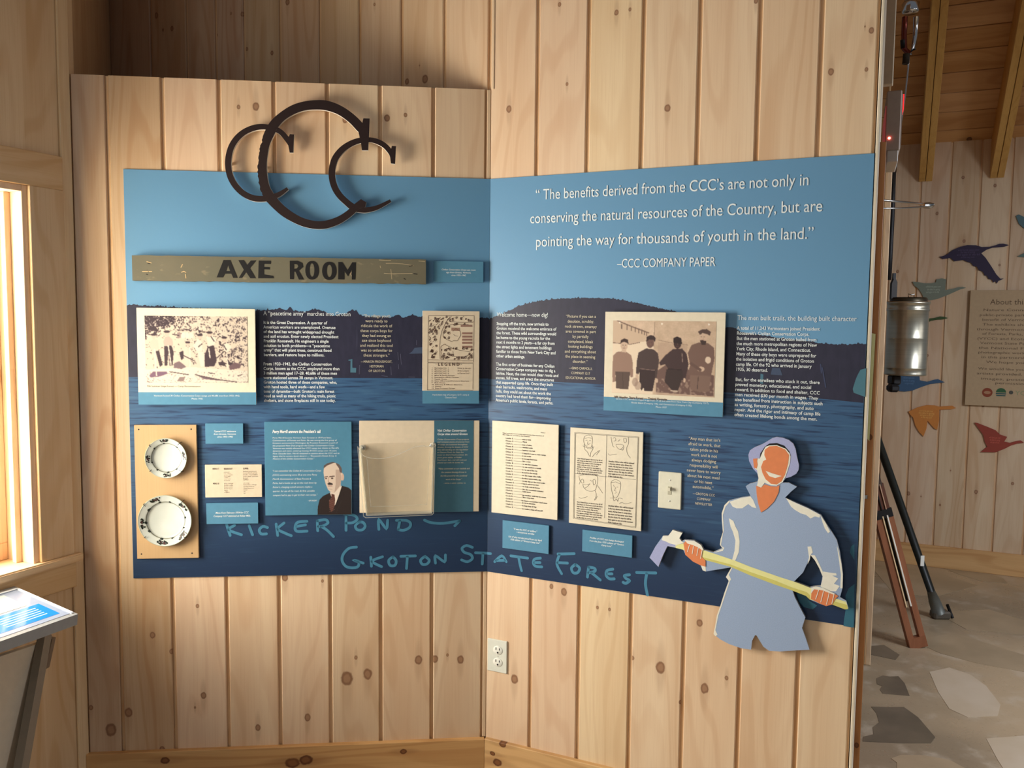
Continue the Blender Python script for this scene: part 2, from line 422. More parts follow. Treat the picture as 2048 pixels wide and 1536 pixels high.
print('SEAMS L', [round(b-a, 3) for a, b in zip(LSE, LSE[1:])])
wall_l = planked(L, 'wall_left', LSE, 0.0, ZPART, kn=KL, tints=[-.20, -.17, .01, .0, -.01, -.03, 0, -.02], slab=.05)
# corner beads and baseboards
def struct(o): o['kind'] = 'structure'; return o
struct(box('trim_1', -.011, 0.0, .0043, .014, ZBASE, ZPART, PINE, loc=L.o, rz=L.th, bev=.0015))
struct(box('trim_2', 0.0, .010, .0005, .012, ZPART, 3.3, PINE, loc=Rw.o, rz=Rw.th, bev=.002))
bl = struct(box('baseboard_left', -1.222, -.004, -.012, .006, 0, ZBASE, PINEH, bev=.002, loc=L.o, rz=L.th)); bl['seed'] = 1.7
bl['knot0'] = [L.uv(330, 1520)[0], L.uv(330, 1520)[1], .014]; 
for i, (x, y, r) in enumerate([(330, 1521, 9), (585, 1526, 14), (612, 1520, 13), (807, 1503, 7)]):
    u, z = L.uv(x, y, .012); bl['knot%d' % i] = [z, u, r/FPX*2.0]
br = struct(box('baseboard_right', 0.0, END_U, -.012, .006, 0, ZBASE, PINEH, bev=.002, loc=Rw.o, rz=Rw.th)); br['seed'] = 5.1
for i, (x, y, r) in enumerate([(1005, 1489, 8), (985, 1507, 6), (995, 1525, 10)]):
    u, z = Rw.uv(x, y, .012); br['knot%d' % i] = [z, u, r/FPX*2.0]
br['tint'] = [.03, .04, .03]

# floor, with stained stones set in it
FLOOR = struct(box('floor', -6, 8, -5, 9, -.1, 0, floor_mat()))
SD, SM, SB = stone_mat('slate_dark', (92, 84, 70), (116, 104, 86)), stone_mat('slate_mid', (158, 140, 112), (176, 156, 126)), stone_mat('slate_pale', (196, 178, 150), (206, 190, 166))
def stone(pts, mat):
    P = [hit_z(x, y, 0.0) for x, y in pts]
    n = len(P); vs = [(p.x, p.y, .0012) for p in P]+[(p.x, p.y, -.02) for p in P]
    ar = sum(P[i].x*P[(i+1) % n].y-P[(i+1) % n].x*P[i].y for i in range(n))
    top = tuple(range(n)) if ar > 0 else tuple(reversed(range(n)))
    fs = [top]+[(i, (i+1) % n, (i+1) % n+n, i+n) for i in range(n)]
    o = mesh_obj('paving_stone', vs, fs, mat, FLOOR); o['seed'] = rnd.random(); return o
def fz(pts, s=3.523, ox=1700, oy=1100): return [(ox+x/s, oy+y/s) for x, y in pts]
stone(fz([(185, 905), (230, 885), (280, 893), (340, 890), (385, 940), (420, 1028), (340, 1022), (230, 1012), (210, 985), (225, 960), (190, 945)]), SD)
stone(fz([(148, 1105), (250, 1108), (380, 1108), (480, 1180), (600, 1320), (570, 1362), (340, 1362), (90, 1350), (92, 1318), (165, 1300), (160, 1250), (205, 1215), (185, 1150)]), SD)
stone(fz([(290, 1470), (360, 1445), (520, 1448), (700, 1480), (850, 1560), (600, 1620), (330, 1560), (330, 1500)]), SM)
stone(fz([(110, 680), (240, 670), (350, 740), (320, 775), (110, 730)]), SD)
stone(fz([(960, 1330), (1226, 1310), (1500, 1360), (1500, 1700), (1130, 1620), (1040, 1480)]), SB)
stone(fz([(560, 860), (700, 830), (850, 880), (960, 960), (1060, 1090), (1040, 1170), (830, 1180), (700, 1120), (620, 1000)]), SB)
stone(fz([(620, 110), (820, 120), (1080, 200), (1110, 235), (940, 225), (760, 170)]), SM)
stone(fz([(440, 640), (700, 590), (900, 640), (1226, 740), (1226, 860), (900, 800), (640, 730)]), SM)
stone(fz([(160, 130), (420, 90), (700, 190), (900, 250), (600, 330), (300, 300)]), SM)
stone(fz([(600, 440), (980, 420), (1300, 520), (1250, 600), (820, 560)]), SM)

# ------------------------------------------------------------------ far room seen past the right wall
f0, f1 = hit_z(1808, 1126, 0), hit_z(2048, 1154, 0)
FW = Frame(f0.x, f0.y, math.atan2(f1.y-f0.y, f1.x-f0.x))
print('FAR', f0, f1, math.degrees(FW.th))
ZC = FW.uv(1850, 287)[1]
us = [FW.uv(x, 397)[0] for x in (1840.6, 1899, 1961, 2022)]; stp = (us[-1]-us[0])/3
fs_ = [us[0]+stp*k for k in range(-5, 8)]
KF = [(1926, 355, 4), (1990, 371, 4), (1874, 427, 4), (1928, 482, 4), (1999, 530, 3), (1795, 543, 4), (1817, 987, 5), (1842, 993, 2), (1952, 984, 5), (1901, 941, 2), (1880, 1010, 3), (1890, 1046, 3), (1906, 1047, 3), (2025, 967, 4), (1855, 711, 3), (1870, 713, 3), (1917, 561, 5), (1885, 625, 4), (1966, 811, 4)]
BO_ = BOFF; BOFF = 0.0
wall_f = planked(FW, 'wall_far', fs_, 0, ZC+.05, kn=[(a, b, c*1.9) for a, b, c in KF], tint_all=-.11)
BOFF = BO_
struct(box('baseboard_far', fs_[0], fs_[-1], -.02, 0, 0, FW.uv(1808, 1084)[1], PINEH, loc=FW.o, rz=FW.th, bev=.002))
# roof boards: parallel to the wall, rising towards the viewer at 30 degrees
SL = math.radians(30.0)
ceil = empty('ceiling', FW.pt(0, ZC, 0), FW.th); ceil['kind'] = 'structure'
def on_roof(u0, u1, s0, s1, n0, n1, mat, name, parent, bev=0.0):
    """Box in roof coordinates: u along the wall, s up the slope, n below the boards (negative = above)."""
    me = box_mesh(name, u0, u1, -s1, -s0, -n1, -n0, mat, bev)
    me.transform(Matrix.Rotation(-SL, 4, 'X')); return add(me, name, parent)
deck = on_roof(-4.5, 3.0, -.3, 7.5, -.06, -.012, PINEC, 'roof_deck', ceil)
for k in range(14):
    o = on_roof(-1.4, 1.9, k*.15-.2, k*.15-.2+.145, -.012, 0, PINEC, 'plank', ceil, .002)
    o['seed'] = rnd.random()*9; tv = rnd.uniform(-.03, .02); o['tint'] = [tv, tv, tv]
    
    for q in range(4):
        sm = k*.15-.2+.072   # knots in this board's own tilted plane: z there runs down the slope
        o['knot%d' % q] = [-sm*math.sin(SL)+rnd.uniform(-.02, .02), rnd.uniform(-.5, 1.2), rnd.uniform(.006, .013)]
for x0, x1, xe in ((1837, 1864, 367), (1979, 2007, 360), (2126, 2156, 352)):
    u0 = FW.uv(x0, xe)[0]; u1 = FW.uv(x1, xe)[0]; zr = FW.uv((x0+x1)/2, xe)[1]
    dn = (ZC-zr)*math.cos(SL)
    um = (u0+u1)/2; 
    for a, b in ((u0, um-.0015), (um+.0015, u1)):
        o = on_roof(a, b, -.1, 6.5, 0, dn, RAFT, 'rafter', ceil, .002); o['seed'] = rnd.random()*9

# ------------------------------------------------------------------ wall with the window on the left
K = L.pt(-1.2225, 0, -.004)
TWN = math.pi/2-TB                          # the window wall runs away from the viewer at this angle
WW = Frame(K.x, K.y, TWN)                   # u grows away from the viewer; u<0 is towards the viewer
print('WW open', WW.uv(57, 520), WW.uv(78, 1124), WW.uv(52, 371), 'edge', WW.uv(0, 700))
UO = WW.uv(60, 600)[0]; ZS = WW.uv(78, 1124)[1]; ZH = WW.uv(52, 371)[1]
wl_ = struct(box('wall_window', UO, .02, 0, .16, 0, 3.6, PINE, loc=WW.o, rz=WW.th)); wl_['seed'] = 2.2; wl_['tint'] = [-.08, -.08, -.09]
w2 = struct(box('wall_window', -3.2, UO, 0, .16, 0, ZS-.02, PINE, loc=WW.o, rz=WW.th)); w2['seed'] = 4.2; w2['tint'] = [-.08, -.08, -.09]
w3 = struct(box('wall_window', -3.2, UO, 0, .16, ZH, 3.6, PINE, loc=WW.o, rz=WW.th)); w3['seed'] = 6.2; w3['tint'] = [-.08, -.08, -.09]
w4 = struct(box('wall_window', -3.2, UO-1.0, 0, .16, ZS-.02, ZH, PINE, loc=WW.o, rz=WW.th)); w4['seed'] = 6.6
for nm, (a, b, c_, d) in {'side': (UO-.001, -.035, ZS, ZH), 'head': (UO-1.1, -.035, ZH, ZH+.095)}.items():
    o = struct(box('trim_3' if nm == 'side' else 'trim_4', a, b, -.014, 0, c_, d, PINE if nm == 'side' else PINEW, loc=WW.o, rz=WW.th, bev=.0015)); o['seed'] = 1.1; o['tint'] = [-.08, -.08, -.09]
o = struct(box('trim_5', -.035, .0, -.008, 0, .0, 3.4, PINE, loc=WW.o, rz=WW.th, bev=.002)); o['tint'] = [-.02, -.02, -.05]
# second leg of the octagon behind the partition
p2 = Rw.pt(RSE[0]+.006, 0, BOFF)
th2 = math.atan2(p2.y-K.y, p2.x-K.x)
W2 = Frame(K.x, K.y, th2); ln2 = (p2-K).length
o = struct(box('wall_back', 0.0, ln2+.02, 0, .1, 0, 3.6, PINE, loc=W2.o, rz=W2.th)); o['seed'] = 8.2; o['tint'] = [-.05, -.05, -.06]
# window: jambs, sash, panes and stool
win = empty('window_1', WW.pt(UO, ZS, 0), WW.th); win['kind'] = 'structure'
H = ZH-ZS
LJ = flat((240, 214, 160), .5)
j = box('jamb', -.018, 0, -.004, .15, 0, H, PINE, win, .001); j['seed'] = .5
j = box('jamb', -1.0, -.982, -.004, .15, 0, H, PINE, win, .001)
j = box('head_jamb', -.982, -.018, -.004, .15, H-.018, H, PINE, win, .001)
j = box('window_stop', -.036, -.018, .045, .062, 0, H-.018, PINE, win, .001)
for (a, b, c_, d) in ((-.982, -.018, .0, .05), (-.982, -.018, H-.07, H-.018), (-.07, -.018, .05, H-.07), (-.982, -.93, .05, H-.07), (-.982, -.018, H*.5-.02, H*.5+.02)):
    box('sash', a, b, .105, .14, c_, d, PINE, win, .002)
box('pane', -.93, -.07, .12, .124, .05, H*.5-.02, ACR, win); box('pane', -.93, -.07, .12, .124, H*.5+.02, H-.07, ACR, win)
sl = struct(box('trim_6', UO-1.06, -.012, -.026, .15, ZS-.024, ZS, PINEW, bev=.004, seg=2, loc=WW.o, rz=WW.th)); sl['seed'] = 3.9; sl['tint'] = [-.0, -.0, -.02]
ap = struct(box('trim_7', UO-1.02, -.03, -.016, 0, ZS-.10, ZS-.024, PINEW, bev=.002, loc=WW.o, rz=WW.th)); ap['seed'] = 5.9; ap['tint'] = [-.10, -.10, -.11]

# ------------------------------------------------------------------ wall end, door edge and door frame at the right
def vstrip(name, xl, xr, yref, depth, z0, z1, mat, th=.03, parent=None, rz=-TB):
    a, b = at_depth(xl, yref, depth), at_depth(xr, yref, depth)
    wd = (b-a).length*1.0
    return box(name, 0, wd, 0, th, z0, z1, mat, bev=.002, loc=(a.x, a.y, 0), rz=rz, parent=parent)
e0 = Rw.pt(END_U, 0, BOFF)
dcut = Rw.uv(1729, 760)[0]
corner = struct(vstrip('trim_8', 1731, 1737.5, 760, e0.y-.004, 0, 3.3, flat((226, 214, 190), .5), .115))
dr = empty('door_1', at_depth(1738, 760, 2.22)*1.0, -TB); dr.location.z = 0.01; dr['kind'] = 'structure'
a, b = at_depth(1737.5, 760, 2.20), at_depth(1751, 760, 2.20); wdt = (b-a).length
ztop = at_depth(1764, 284, 2.20).z
dr.location = (a.x, a.y, .01)
d_ = box('door_edge', 0, wdt, 0, .80, 0, ztop-.01, DOORW, dr, .001); d_['seed'] = 4.4; d_['knot0'] = [wdt/2, .33, .006]; d_['knot1'] = [wdt/2, 1.17, .006]
d_.rotation_euler = (0, 0, math.radians(2))
BRASS = flat((206, 204, 150), .35, .6)
def dz(px, py): return at_depth(px, py, 2.2).z-.01
prism('hinge', [(-.002, dz(1741, 882)+.012), (.008, dz(1741, 882)), (.0115, dz(1741, 668)), (.002, dz(1741, 666))][::-1], -.0025, 0.0005, BRASS, dr)
prism('strike_plate', [(-.005, dz(1725, 1040)), (.001, dz(1725, 1035)), (.001, dz(1725, 968)), (-.005, dz(1725, 962))][::-1], -.0025, 0, STEEL, dr)
box('latch_bolt', .001, .009, -.003, .001, dz(1733, 997), dz(1733, 990), STEEL, dr, .0005)
fr1 = struct(vstrip('trim_9', 1751.5, 1755.5, 760, 3.55, .0, 2.55, flat((196, 160, 116), .5), .03))
fr2 = struct(vstrip('trim_10', 1755.5, 1765, 760, 3.55, .0, 2.36, PINEB, .03)); fr2['tint'] = [.12, .16, .16]
fr3 = struct(vstrip('trim_11', 1766, 1790, 20, 2.62, 2.2, 3.3, flat((214, 198, 170), .6), .03))

# exit sign seen edge-on
def emis(col, s):
    t = NT('red_glow'); t.b.inputs['Emission Color'].default_value = c4(col); t.b.inputs['Emission Strength'].default_value = s
    t.base(c4(col)); return t.m
RED = emis((255, 40, 40), 1.2); LED = emis((255, 90, 80), 12)
a, b = at_depth(1771, 250, 2.7), at_depth(1799, 250, 2.7); ww = (b-a).length
zt_, zb_ = at_depth(1785, 182, 2.7).z, at_depth(1785, 302, 2.7).z; zb2 = at_depth(1785, 325, 2.7).z
ex = empty('exit_sign', (a.x, a.y, zb_), -TB+.05)
tag(ex, 'grey exit sign box seen edge-on above the doorway, with glowing red letters', 'sign')
hh = zt_-zb_
box('housing', 0, ww, 0, .30, 0, hh, flat((176, 160, 146), .5), ex, .003)
box('face_plate', ww, ww+.003, .005, .295, .012, hh-.012, flat((200, 190, 180), .5), ex)
for n_, (q0, q1, y0) in enumerate(((.70, .92, .02), (.70, .92, .09), (.70, .92, .16), (.70, .92, .23))):
    box('glowing_letter', ww+.003, ww+.007, y0, y0+.045, hh*.70, hh*.95, RED, ex)
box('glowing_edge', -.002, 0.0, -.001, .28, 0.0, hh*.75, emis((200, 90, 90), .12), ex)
box('battery_cover', .008, ww-.004, .0, .2, zb2-zb_, 0, flat((200, 196, 186), .4), ex, .002)
lathe('indicator_lamp', [(.0, .004), (.003, .003), (.004, 0)], LED, ex, 12).location = (ww*.28, 0, hh*.21)

# metal holder arm reaching out of the doorway
def P3(px, py, d): return at_depth(px, py, d)
arm = empty('metal_arm', P3(1766, 408, 2.55)); tag(arm, 'silver forked metal arm reaching out beside the door edge', 'bracket')
def rel(o, pts): return [p-o.location for p in pts]
tube('rod', rel(arm, [P3(1760, 400, 2.55), P3(1800, 403.5, 2.55), P3(1858, 409, 2.55)]), .0032, STEEL, arm)
tube('rod', rel(arm, [P3(1760, 417, 2.5), P3(1800, 416.5, 2.5), P3(1858, 413, 2.52)]), .0024, STEEL, arm)
tube('clevis', rel(arm, [P3(1848, 411, 2.54), P3(1858, 411, 2.54), P3(1867, 410, 2.54)]), .009, STEEL, arm, 12, [.008, .0095, .006])

# ------------------------------------------------------------------ hanging can with its strap and snap hook
DT = 3.78
can = empty('water_can', P3(1810, 750, DT)); tag(can, 'hanging cylindrical stainless steel can with a black pointed handle', 'can')
cb = can.location
pl, pr = P3(1768, 670, DT), P3(1849, 670, DT); rad = (pr-pl).length/2; 
hc = P3(1810, 603, DT).z-cb.z
def can_mat():
    t = NT('brushed_steel'); x, y, z = t.obj(); n = t.noise(t.comb(x, y, t.ma('MULTIPLY', z, 60.0)), 3, 3)
    t.base(t.mix(n, c4((168, 162, 144)), c4((196, 190, 170)))); return t.set(.3, .9, .5)
CANM = can_mat()
lathe('body', [(0, 0), (rad*.94, 0), (rad*.97, .004), (rad*.95, .010), (rad*.95, .032), (rad*.965, .034), (rad*.95, .036), (rad*.95, hc*.5), (rad*.957, hc*.5+.002), (rad*.95, hc*.5+.004),
      (rad*.95, hc-.045), (rad*.985, hc-.04), (rad*.985, hc-.034), (rad*.96, hc-.03), (rad*.96, hc-.014), (rad, hc-.01), (rad, hc), (rad*.93, hc), (rad*.9, hc-.003), (0, hc-.003)], CANM, can, 64, 'z')
lathe('lid', [(rad*.86, hc-.003), (rad*.86, hc+.012), (rad*.80, hc+.018), (0, hc+.020)], flat((70, 62, 48), .4, .7), can, 48, 'z')
tube('lid_bail', [(.0, 0, hc+.018), (.0, 0, hc+.034), (.012, 0, hc+.03), (.024, 0, hc+.034), (.024, 0, hc+.018)], .0025, STEEL, can)
hx = (P3(1786, 600, DT)-cb).x
prism('handle', [(hx-.012, hc+.012), (hx+.012, hc+.012), (hx+.012, hc+.085), (hx+.004, hc+.10), (hx-.004, hc+.10), (hx-.012, hc+.08)], -.01, .01, flat((44, 36, 28), .5), can)
box('strap_loop', hx-.006, hx+.006, -.006, .006, hc+.09, hc+.125, BLACK, can)
box('valve', -rad*.75, -rad*.3, -.03, .03, -.045, 0.001, BLACK, can, .008)
box('hose_fitting', -rad*.95, -rad*.45, -.05, .0, -.075, -.04, BLACK, can, .01)
strap = empty('hanging_strap', P3(1782, 555, DT)); tag(strap, 'black strap hanging from a steel cable above the steel can', 'strap')
tube('webbing', rel(strap, [P3(1777, 560, DT), P3(1780, 500, DT), P3(1784, 420, DT), P3(1786, 342, DT)]), .013, BLACK, strap, 8)
tube('buckle', rel(strap, [P3(1786, 345, DT), P3(1788, 325, DT)]), .015, STEEL, strap, 8)
tube('cable', rel(strap, [P3(1788, 330, DT), P3(1794, 296, DT), P3(1803, 240, DT), P3(1811, 185, DT), P3(1816, 140, DT), P3(1818, 104, DT)]), .0042, CHROME, strap, 8)
DH = DT
hook = empty('snap_hook', P3(1818, 104, DH)); tag(hook, 'shiny steel snap hook at the top of the hanging cable', 'hook')
tube('swivel', rel(hook, [P3(1817, -60, DH), P3(1820, 0, DH), P3(1821, 16, DH)]), .024, CHROME, hook, 14)
lathe('collar', [(.0, -.01), (.03, -.01), (.037, .0), (.033, .018), (.037, .03), (.03, .04), (0, .04)], CHROME, hook, 24, 'z').location = P3(1821, 22, DH)-hook.location
tube('gate', rel(hook, [P3(1832, 34, DH), P3(1830, 75, DH), P3(1827, 98, DH), P3(1820, 106, DH)]), .011, CHROME, hook, 10)
tube('spine', rel(hook, [P3(1810, 34, DH), P3(1808, 70, DH), P3(1809, 98, DH), P3(1818, 107, DH)]), .012, flat((120, 60, 50), .25, .8), hook, 10)
tube('spring', rel(hook, [P3(1806, 80, DH), P3(1807, 97, DH)]), .012, BLACK, hook, 8)
tube('tag_cord', rel(hook, [P3(1813, 108, DH), P3(1811, 128, DH)]), .015, flat((50, 42, 30), .8), hook, 8)

# ------------------------------------------------------------------ tripod with wooden and black legs
ft = hit_z(1836, 1294, 0); ft2 = hit_z(1881, 1236, 0)
apex = at_depth(1700, 770, 3.85)
tri = empty('tripod', (apex.x, apex.y, 0)); tag(tri, 'tall surveying tripod with wooden and black legs behind the door', 'tripod')
T0 = tri.location
WOODR = pine('red_wood', (158, 102, 70), (126, 76, 48), (90, 50, 30), rings=.4)
def bar(name, p, q, wd, th, mat, parent, axis=None, offs=0.0):
    p, q = Vector(p), Vector(q); d = (q-p).normalized()
    s = d.cross(Vector((0, 1, 0))).normalized() if axis is None else axis
    n = d.cross(s).normalized(); p = p+s*offs; q = q+s*offs
    vs = [e+s*(sx*wd/2)+n*(sn*th/2) for e in (p, q) for sx, sn in ((-1, -1), (1, -1), (1, 1), (-1, 1))]
    return mesh_obj(name, vs, [(0, 3, 2, 1), (4, 5, 6, 7), (0, 1, 5, 4), (1, 2, 6, 5), (2, 3, 7, 6), (3, 0, 4, 7)], mat, parent)
A_ = at_depth(1732, 900, 3.8)-T0; B_ = Vector(ft)-T0
up = (A_-B_).normalized()
C_ = at_depth(1760, 1015, 3.76)-T0
def at_w(px, py): 
    # point on the wooden leg's line seen at height py
    best = min((abs((768-FPX*((T0+B_+(A_-B_)*t-CAM).dot(CU))/((T0+B_+(A_-B_)*t-CAM).dot(_F)))-py), t) for t in [k/400 for k in range(-20, 560)])
    return B_+(A_-B_)*best[1]
w0, w1 = at_w(0, 1294), at_w(0, 1030)
leg = bar('leg', w0, w1, .026, .03, WOODR, tri, offs=-.026); leg['seed'] = 1
leg2 = bar('leg', w0, w1, .028, .03, WOODR, tri, offs=.028); leg2['seed'] = 2
bar('foot', w0, w0+up*.05, .080, .032, WOODR, tri)
bar('rail', w0+up*.20, w1, .006, .008, flat((244, 238, 222), .3), tri, offs=-.0105).location.y = -.017
bar('rail', w0+up*.20, w1, .005, .008, flat((236, 206, 160), .3), tri, offs=.0105).location.y = -.017
bar('slot', w0+up*.22, w1, .016, .01, BLACK, tri)
bar('collar', at_w(0, 1035), at_w(0, 1018), .075, .04, BLACK, tri)
w2_, w3_ = at_w(0, 1018), at_w(0, 985)
bar('upper_leg', w2_, w3_+up*.04, .062, .035, flat((96, 58, 42), .5), tri)
bar('upper_rail', w2_, w3_+up*.04, .004, .008, flat((200, 160, 130), .4), tri, offs=-.012).location.y = -.02
bar('upper_rail', w2_, w3_+up*.04, .004, .008, BLACK, tri, offs=.008).location.y = -.02
bar('head_post', w3_+up*.03, Vector((0, 0, apex.z)), .045, .045, flat((70, 54, 42), .5), tri)
b0 = Vector(ft2)-T0; b1 = at_depth(1752, 870, 4.0)-T0
tube('black_leg', [b0+(b1-b0)*.09, b1, Vector((0, 0, apex.z))], .019, flat((28, 30, 26), .4), tri, 12)
fd = (b1-b0).normalized()
tube('foot_clamp', [b0+fd*.17, b0+fd*.10, b0+fd*.035], .024, flat((110, 112, 106), .45, .5), tri, 12, [.018, .028, .032])
box('foot_plate', -.045, .04, -.03, .03, 0, .04, flat((110, 104, 94), .4, .6), tri, .008, loc=b0+Vector((0, 0, 0)))
tube('foot_spike', [b0+Vector((.03, 0, .07)), b0+Vector((.055, -.01, .005))], .008, BLACK, tri, 8)
pq = b0+(b1-b0)*.33; box('leg_sticker', -.007, .011, -.0215, -.017, -.026, .026, WHITE, tri, loc=pq, rz=0)
hx2 = w3_+Vector((-.06, .05, -.02))
tube('third_leg', [Vector((0, 0, apex.z)), Vector((-.35, .55, .002))], .02, flat((90, 58, 42), .5), tri, 10)
lathe('tripod_head', [(0, -.03), (.06, -.03), (.07, 0), (.07, .02), (0, .03)], flat((40, 36, 32), .4, .5), tri, 24, 'z').location = (0, 0, apex.z)
bar('crank_grip', w2_+Vector((-.045, .03, -.04)), w2_+Vector((-.04, .03, -.16)), .022, .022, flat((110, 62, 42), .5), tri)

# ------------------------------------------------------------------ birds and sign on the far wall
def goose(pts, s, ox, oy, col, label, lines=None, off=.012):
    P = [FW.uv(ox+x/s, oy+y/s, off) for x, y in pts]
    cx = sum(p[0] for p in P)/len(P); cz = min(p[1] for p in P)
    r = empty('bird_cutout', FW.pt(cx, cz, off), FW.th); tag(r, label, 'bird cutout', 'bird cutouts on the far wall')
    ar = sum(P[i][0]*P[(i+1) % len(P)][1]-P[(i+1) % len(P)][0]*P[i][1] for i in range(len(P)))
    prism('silhouette', [(p[0]-cx, p[1]-cz) for p in P], 0, off, flat(col, .6), r)
    if lines:
        for k, (lx, ly, rx) in enumerate(lines):
            a = FW.uv(ox+lx/s, oy+ly/s, off); b = FW.uv(ox+rx/s, oy+ly/s, off)
            text(['wild birds pass over', 'the lake in spring', 'and again in the fall', 'on their way south'][k % 4], (a[0]+b[0])/2-cx, a[1]-cz, -.0008, .017,
                 flat(tuple(min(255, c*1.3+26) for c in col), .6), r, b[0]-a[0], 'CENTER')
    return r
goose([(915, 1298), (960, 1290), (1000, 1270), (1050, 1230), (1130, 1195), (1200, 1178), (1290, 1180), (1350, 1198), (1430, 1195), (1490, 1180), (1530, 1165), (1570, 1163), (1630, 1178), (1580, 1195), (1530, 1200), (1460, 1205), (1400, 1225), (1345, 1262), (1390, 1310), (1450, 1400), (1500, 1480), (1540, 1522), (1575, 1520), (1545, 1537), (1520, 1545), (1505, 1570), (1490, 1550), (1470, 1560), (1450, 1530), (1420, 1525), (1400, 1490), (1380, 1490), (1360, 1450), (1320, 1435), (1300, 1400), (1260, 1390), (1240, 1360), (1200, 1350), (1160, 1330), (1070, 1345), (1030, 1310), (950, 1322)],
      5.12, 1700, 260, (52, 42, 66), 'dark navy flying goose cutout just above the notice board', [(1105, 1240, 1325), (1130, 1262, 1280), (1095, 1288, 1330), (1135, 1312, 1275)])
goose([(640, 120), (690, 122), (760, 135), (830, 135), (880, 125), (885, 95), (940, 85), (985, 95), (975, 205), (1060, 190), (1110, 175), (1150, 172), (1190, 183), (1130, 198), (1060, 230), (980, 265), (900, 295), (820, 312), (760, 300), (735, 240), (700, 190), (660, 160)],
      5.12, 1700, 540, (124, 132, 116), 'grey-green goose cutout just above the steel can', [(775, 180, 930), (790, 208, 920), (780, 236, 910)])
goose([(690, 500), (765, 500), (860, 492), (920, 475), (960, 478), (1005, 492), (960, 505), (900, 508), (830, 520), (785, 545), (770, 560), (790, 600), (792, 690), (780, 765), (690, 770)], 5.12, 1700, 540, (62, 84, 44), 'dark green goose cutout half hidden behind the steel can')
goose([(480, 1075), (600, 1010), (690, 900), (730, 920), (765, 960), (770, 1000), (740, 1040), (712, 1085), (715, 1130), (790, 1145), (860, 1125), (900, 1118), (970, 1150), (900, 1157), (820, 1168), (740, 1195), (640, 1235), (560, 1245), (470, 1237), (400, 1215), (495, 1140)], 5.12, 1700, 540, (66, 96, 126), 'blue goose cutout just under the steel can',
      [(545, 1110, 660), (545, 1140, 660), (560, 1168, 650)])
goose([(485, 180), (560, 145), (640, 125), (700, 128), (740, 138), (800, 135), (850, 132), (880, 150), (840, 160), (780, 162), (740, 165), (740, 250), (730, 300), (725, 330), (700, 320), (670, 285), (645, 255), (635, 320), (610, 385), (575, 350), (545, 300), (525, 230), (500, 205)], 4.152, 1700, 780, (206, 132, 62), 'orange goose cutout low on the far boards',
      [(575, 178, 690), (570, 196, 700), (580, 214, 690), (590, 232, 680)])
goose([(1035, 272), (1060, 275), (1150, 310), (1210, 335), (1245, 370), (1305, 390), (1280, 430), (1330, 440), (1380, 425), (1420, 420), (1445, 437), (1390, 445), (1340, 460), (1280, 490), (1210, 517), (1085, 515), (1140, 470), (1120, 430), (1105, 370), (1060, 310)], 4.152, 1700, 780, (152, 66, 50), 'rust red goose cutout, lowest, under the notice board',
      [(1155, 400, 1250), (1160, 420, 1245), (1165, 440, 1240)])
goose([(1700, 880), (1730, 865), (1782, 890), (1900, 930), (2000, 1010), (1900, 1030), (1782, 1005), (1730, 960)], 5.12, 1700, 260, (88, 116, 122), 'slate blue bird cutout cut off by the right edge, upper one')
goose([(1715, 1295), (1782, 1262), (1850, 1240), (1950, 1260), (1900, 1300), (1782, 1302)], 5.12, 1700, 260, (96, 120, 112), 'grey teal bird cutout cut off by the right edge, lower one')
# notice board
c_ = [(1940, 583), (2160, 577), (2160, 828), (1931, 802)]
NB = card(FW, 'notice_board', 'pale wooden notice board about the project beside the bird cutouts', 'sign', c_, .03, .022, flat((186, 160, 124), .6), board='board')
tx = flat((104, 84, 62), .7)
def nb(body, l, r, b, k=.02): return block(NB, body, l, r, b, b, tx, 'LEFT', k=k)
nb('About this Project', 1980, 2110, 609, .045)
for body, l, r, b in (('Nature Connections is an', 1966, 2120, 622), ('public-private partnership for the', 1959, 2125, 632), ('benefit of Vermont State Parks', 1964, 2122, 641.5), ('The exhibits shown on these', 1965, 2122, 651), ('through Vermont Forests and', 1953, 2124, 660.5), ('of Forests, Parks, and Recreation', 1964, 2122, 669.5), ('(VYCC) and Ecotone Art Lab in', 1954, 2122, 679), ('Vermont State Parks funded by', 1960, 2122, 688),
                      ('the National Forest Parks', 1957, 2122, 697.5), ('photographic work. Graphics and', 1956, 2122, 706.5), ('in this partnership and more', 1962, 2122, 716), ('We hope you enjoy your', 1972, 2122, 726), ('We would like you to learn what', 1956, 2122, 739), ('artists provided, including the', 1953, 2122, 748.5), ('images, posters, exhibits', 1961, 2122, 759), ('permission, please', 1990, 2100, 768)):
    nb(body, l, r, b)
def disc(name, M, px, py, r, mat, y=-.0006, inner=0, seg=24, zs=1.0):
    x, z = M.xz(px, py)
    vs = [(x+r*math.cos(a*2*math.pi/seg), y, z+zs*r*math.sin(a*2*math.pi/seg)) for a in range(seg)]
    if inner:
        vs += [(x+inner*math.cos(a*2*math.pi/seg), y, z+zs*inner*math.sin(a*2*math.pi/seg)) for a in range(seg)]
        fs = [(i, (i+1) % seg, (i+1) % seg+seg, i+seg) for i in range(seg)]
    else: fs = [tuple(range(seg))]
    return mesh_obj(name, vs, fs, mat, M.root)
disc('round_emblem', NB, 1974.5, 785, .027, flat((140, 66, 40), .6)); disc('round_emblem_center', NB, 1974.5, 785, .018, flat((176, 130, 96), .6), -.0012, zs=.5)
x, z = NB.xz(2002, 785); r_ = .026
prism('dome_emblem', [(x+r_*math.cos(a), z+r_*math.sin(a)) for a in [k*math.pi/12 for k in range(13)]], -.0008, 0, flat((52, 96, 60), .6), NB.root)
strokes('dome_emblem_stripe', [[(x-r_, z-.007), (x+r_, z-.007)], [(x-r_*.9, z-.018), (x+r_*.9, z-.018)]], .007, -.0008, flat((54, 90, 86), .6), NB.root, 0)
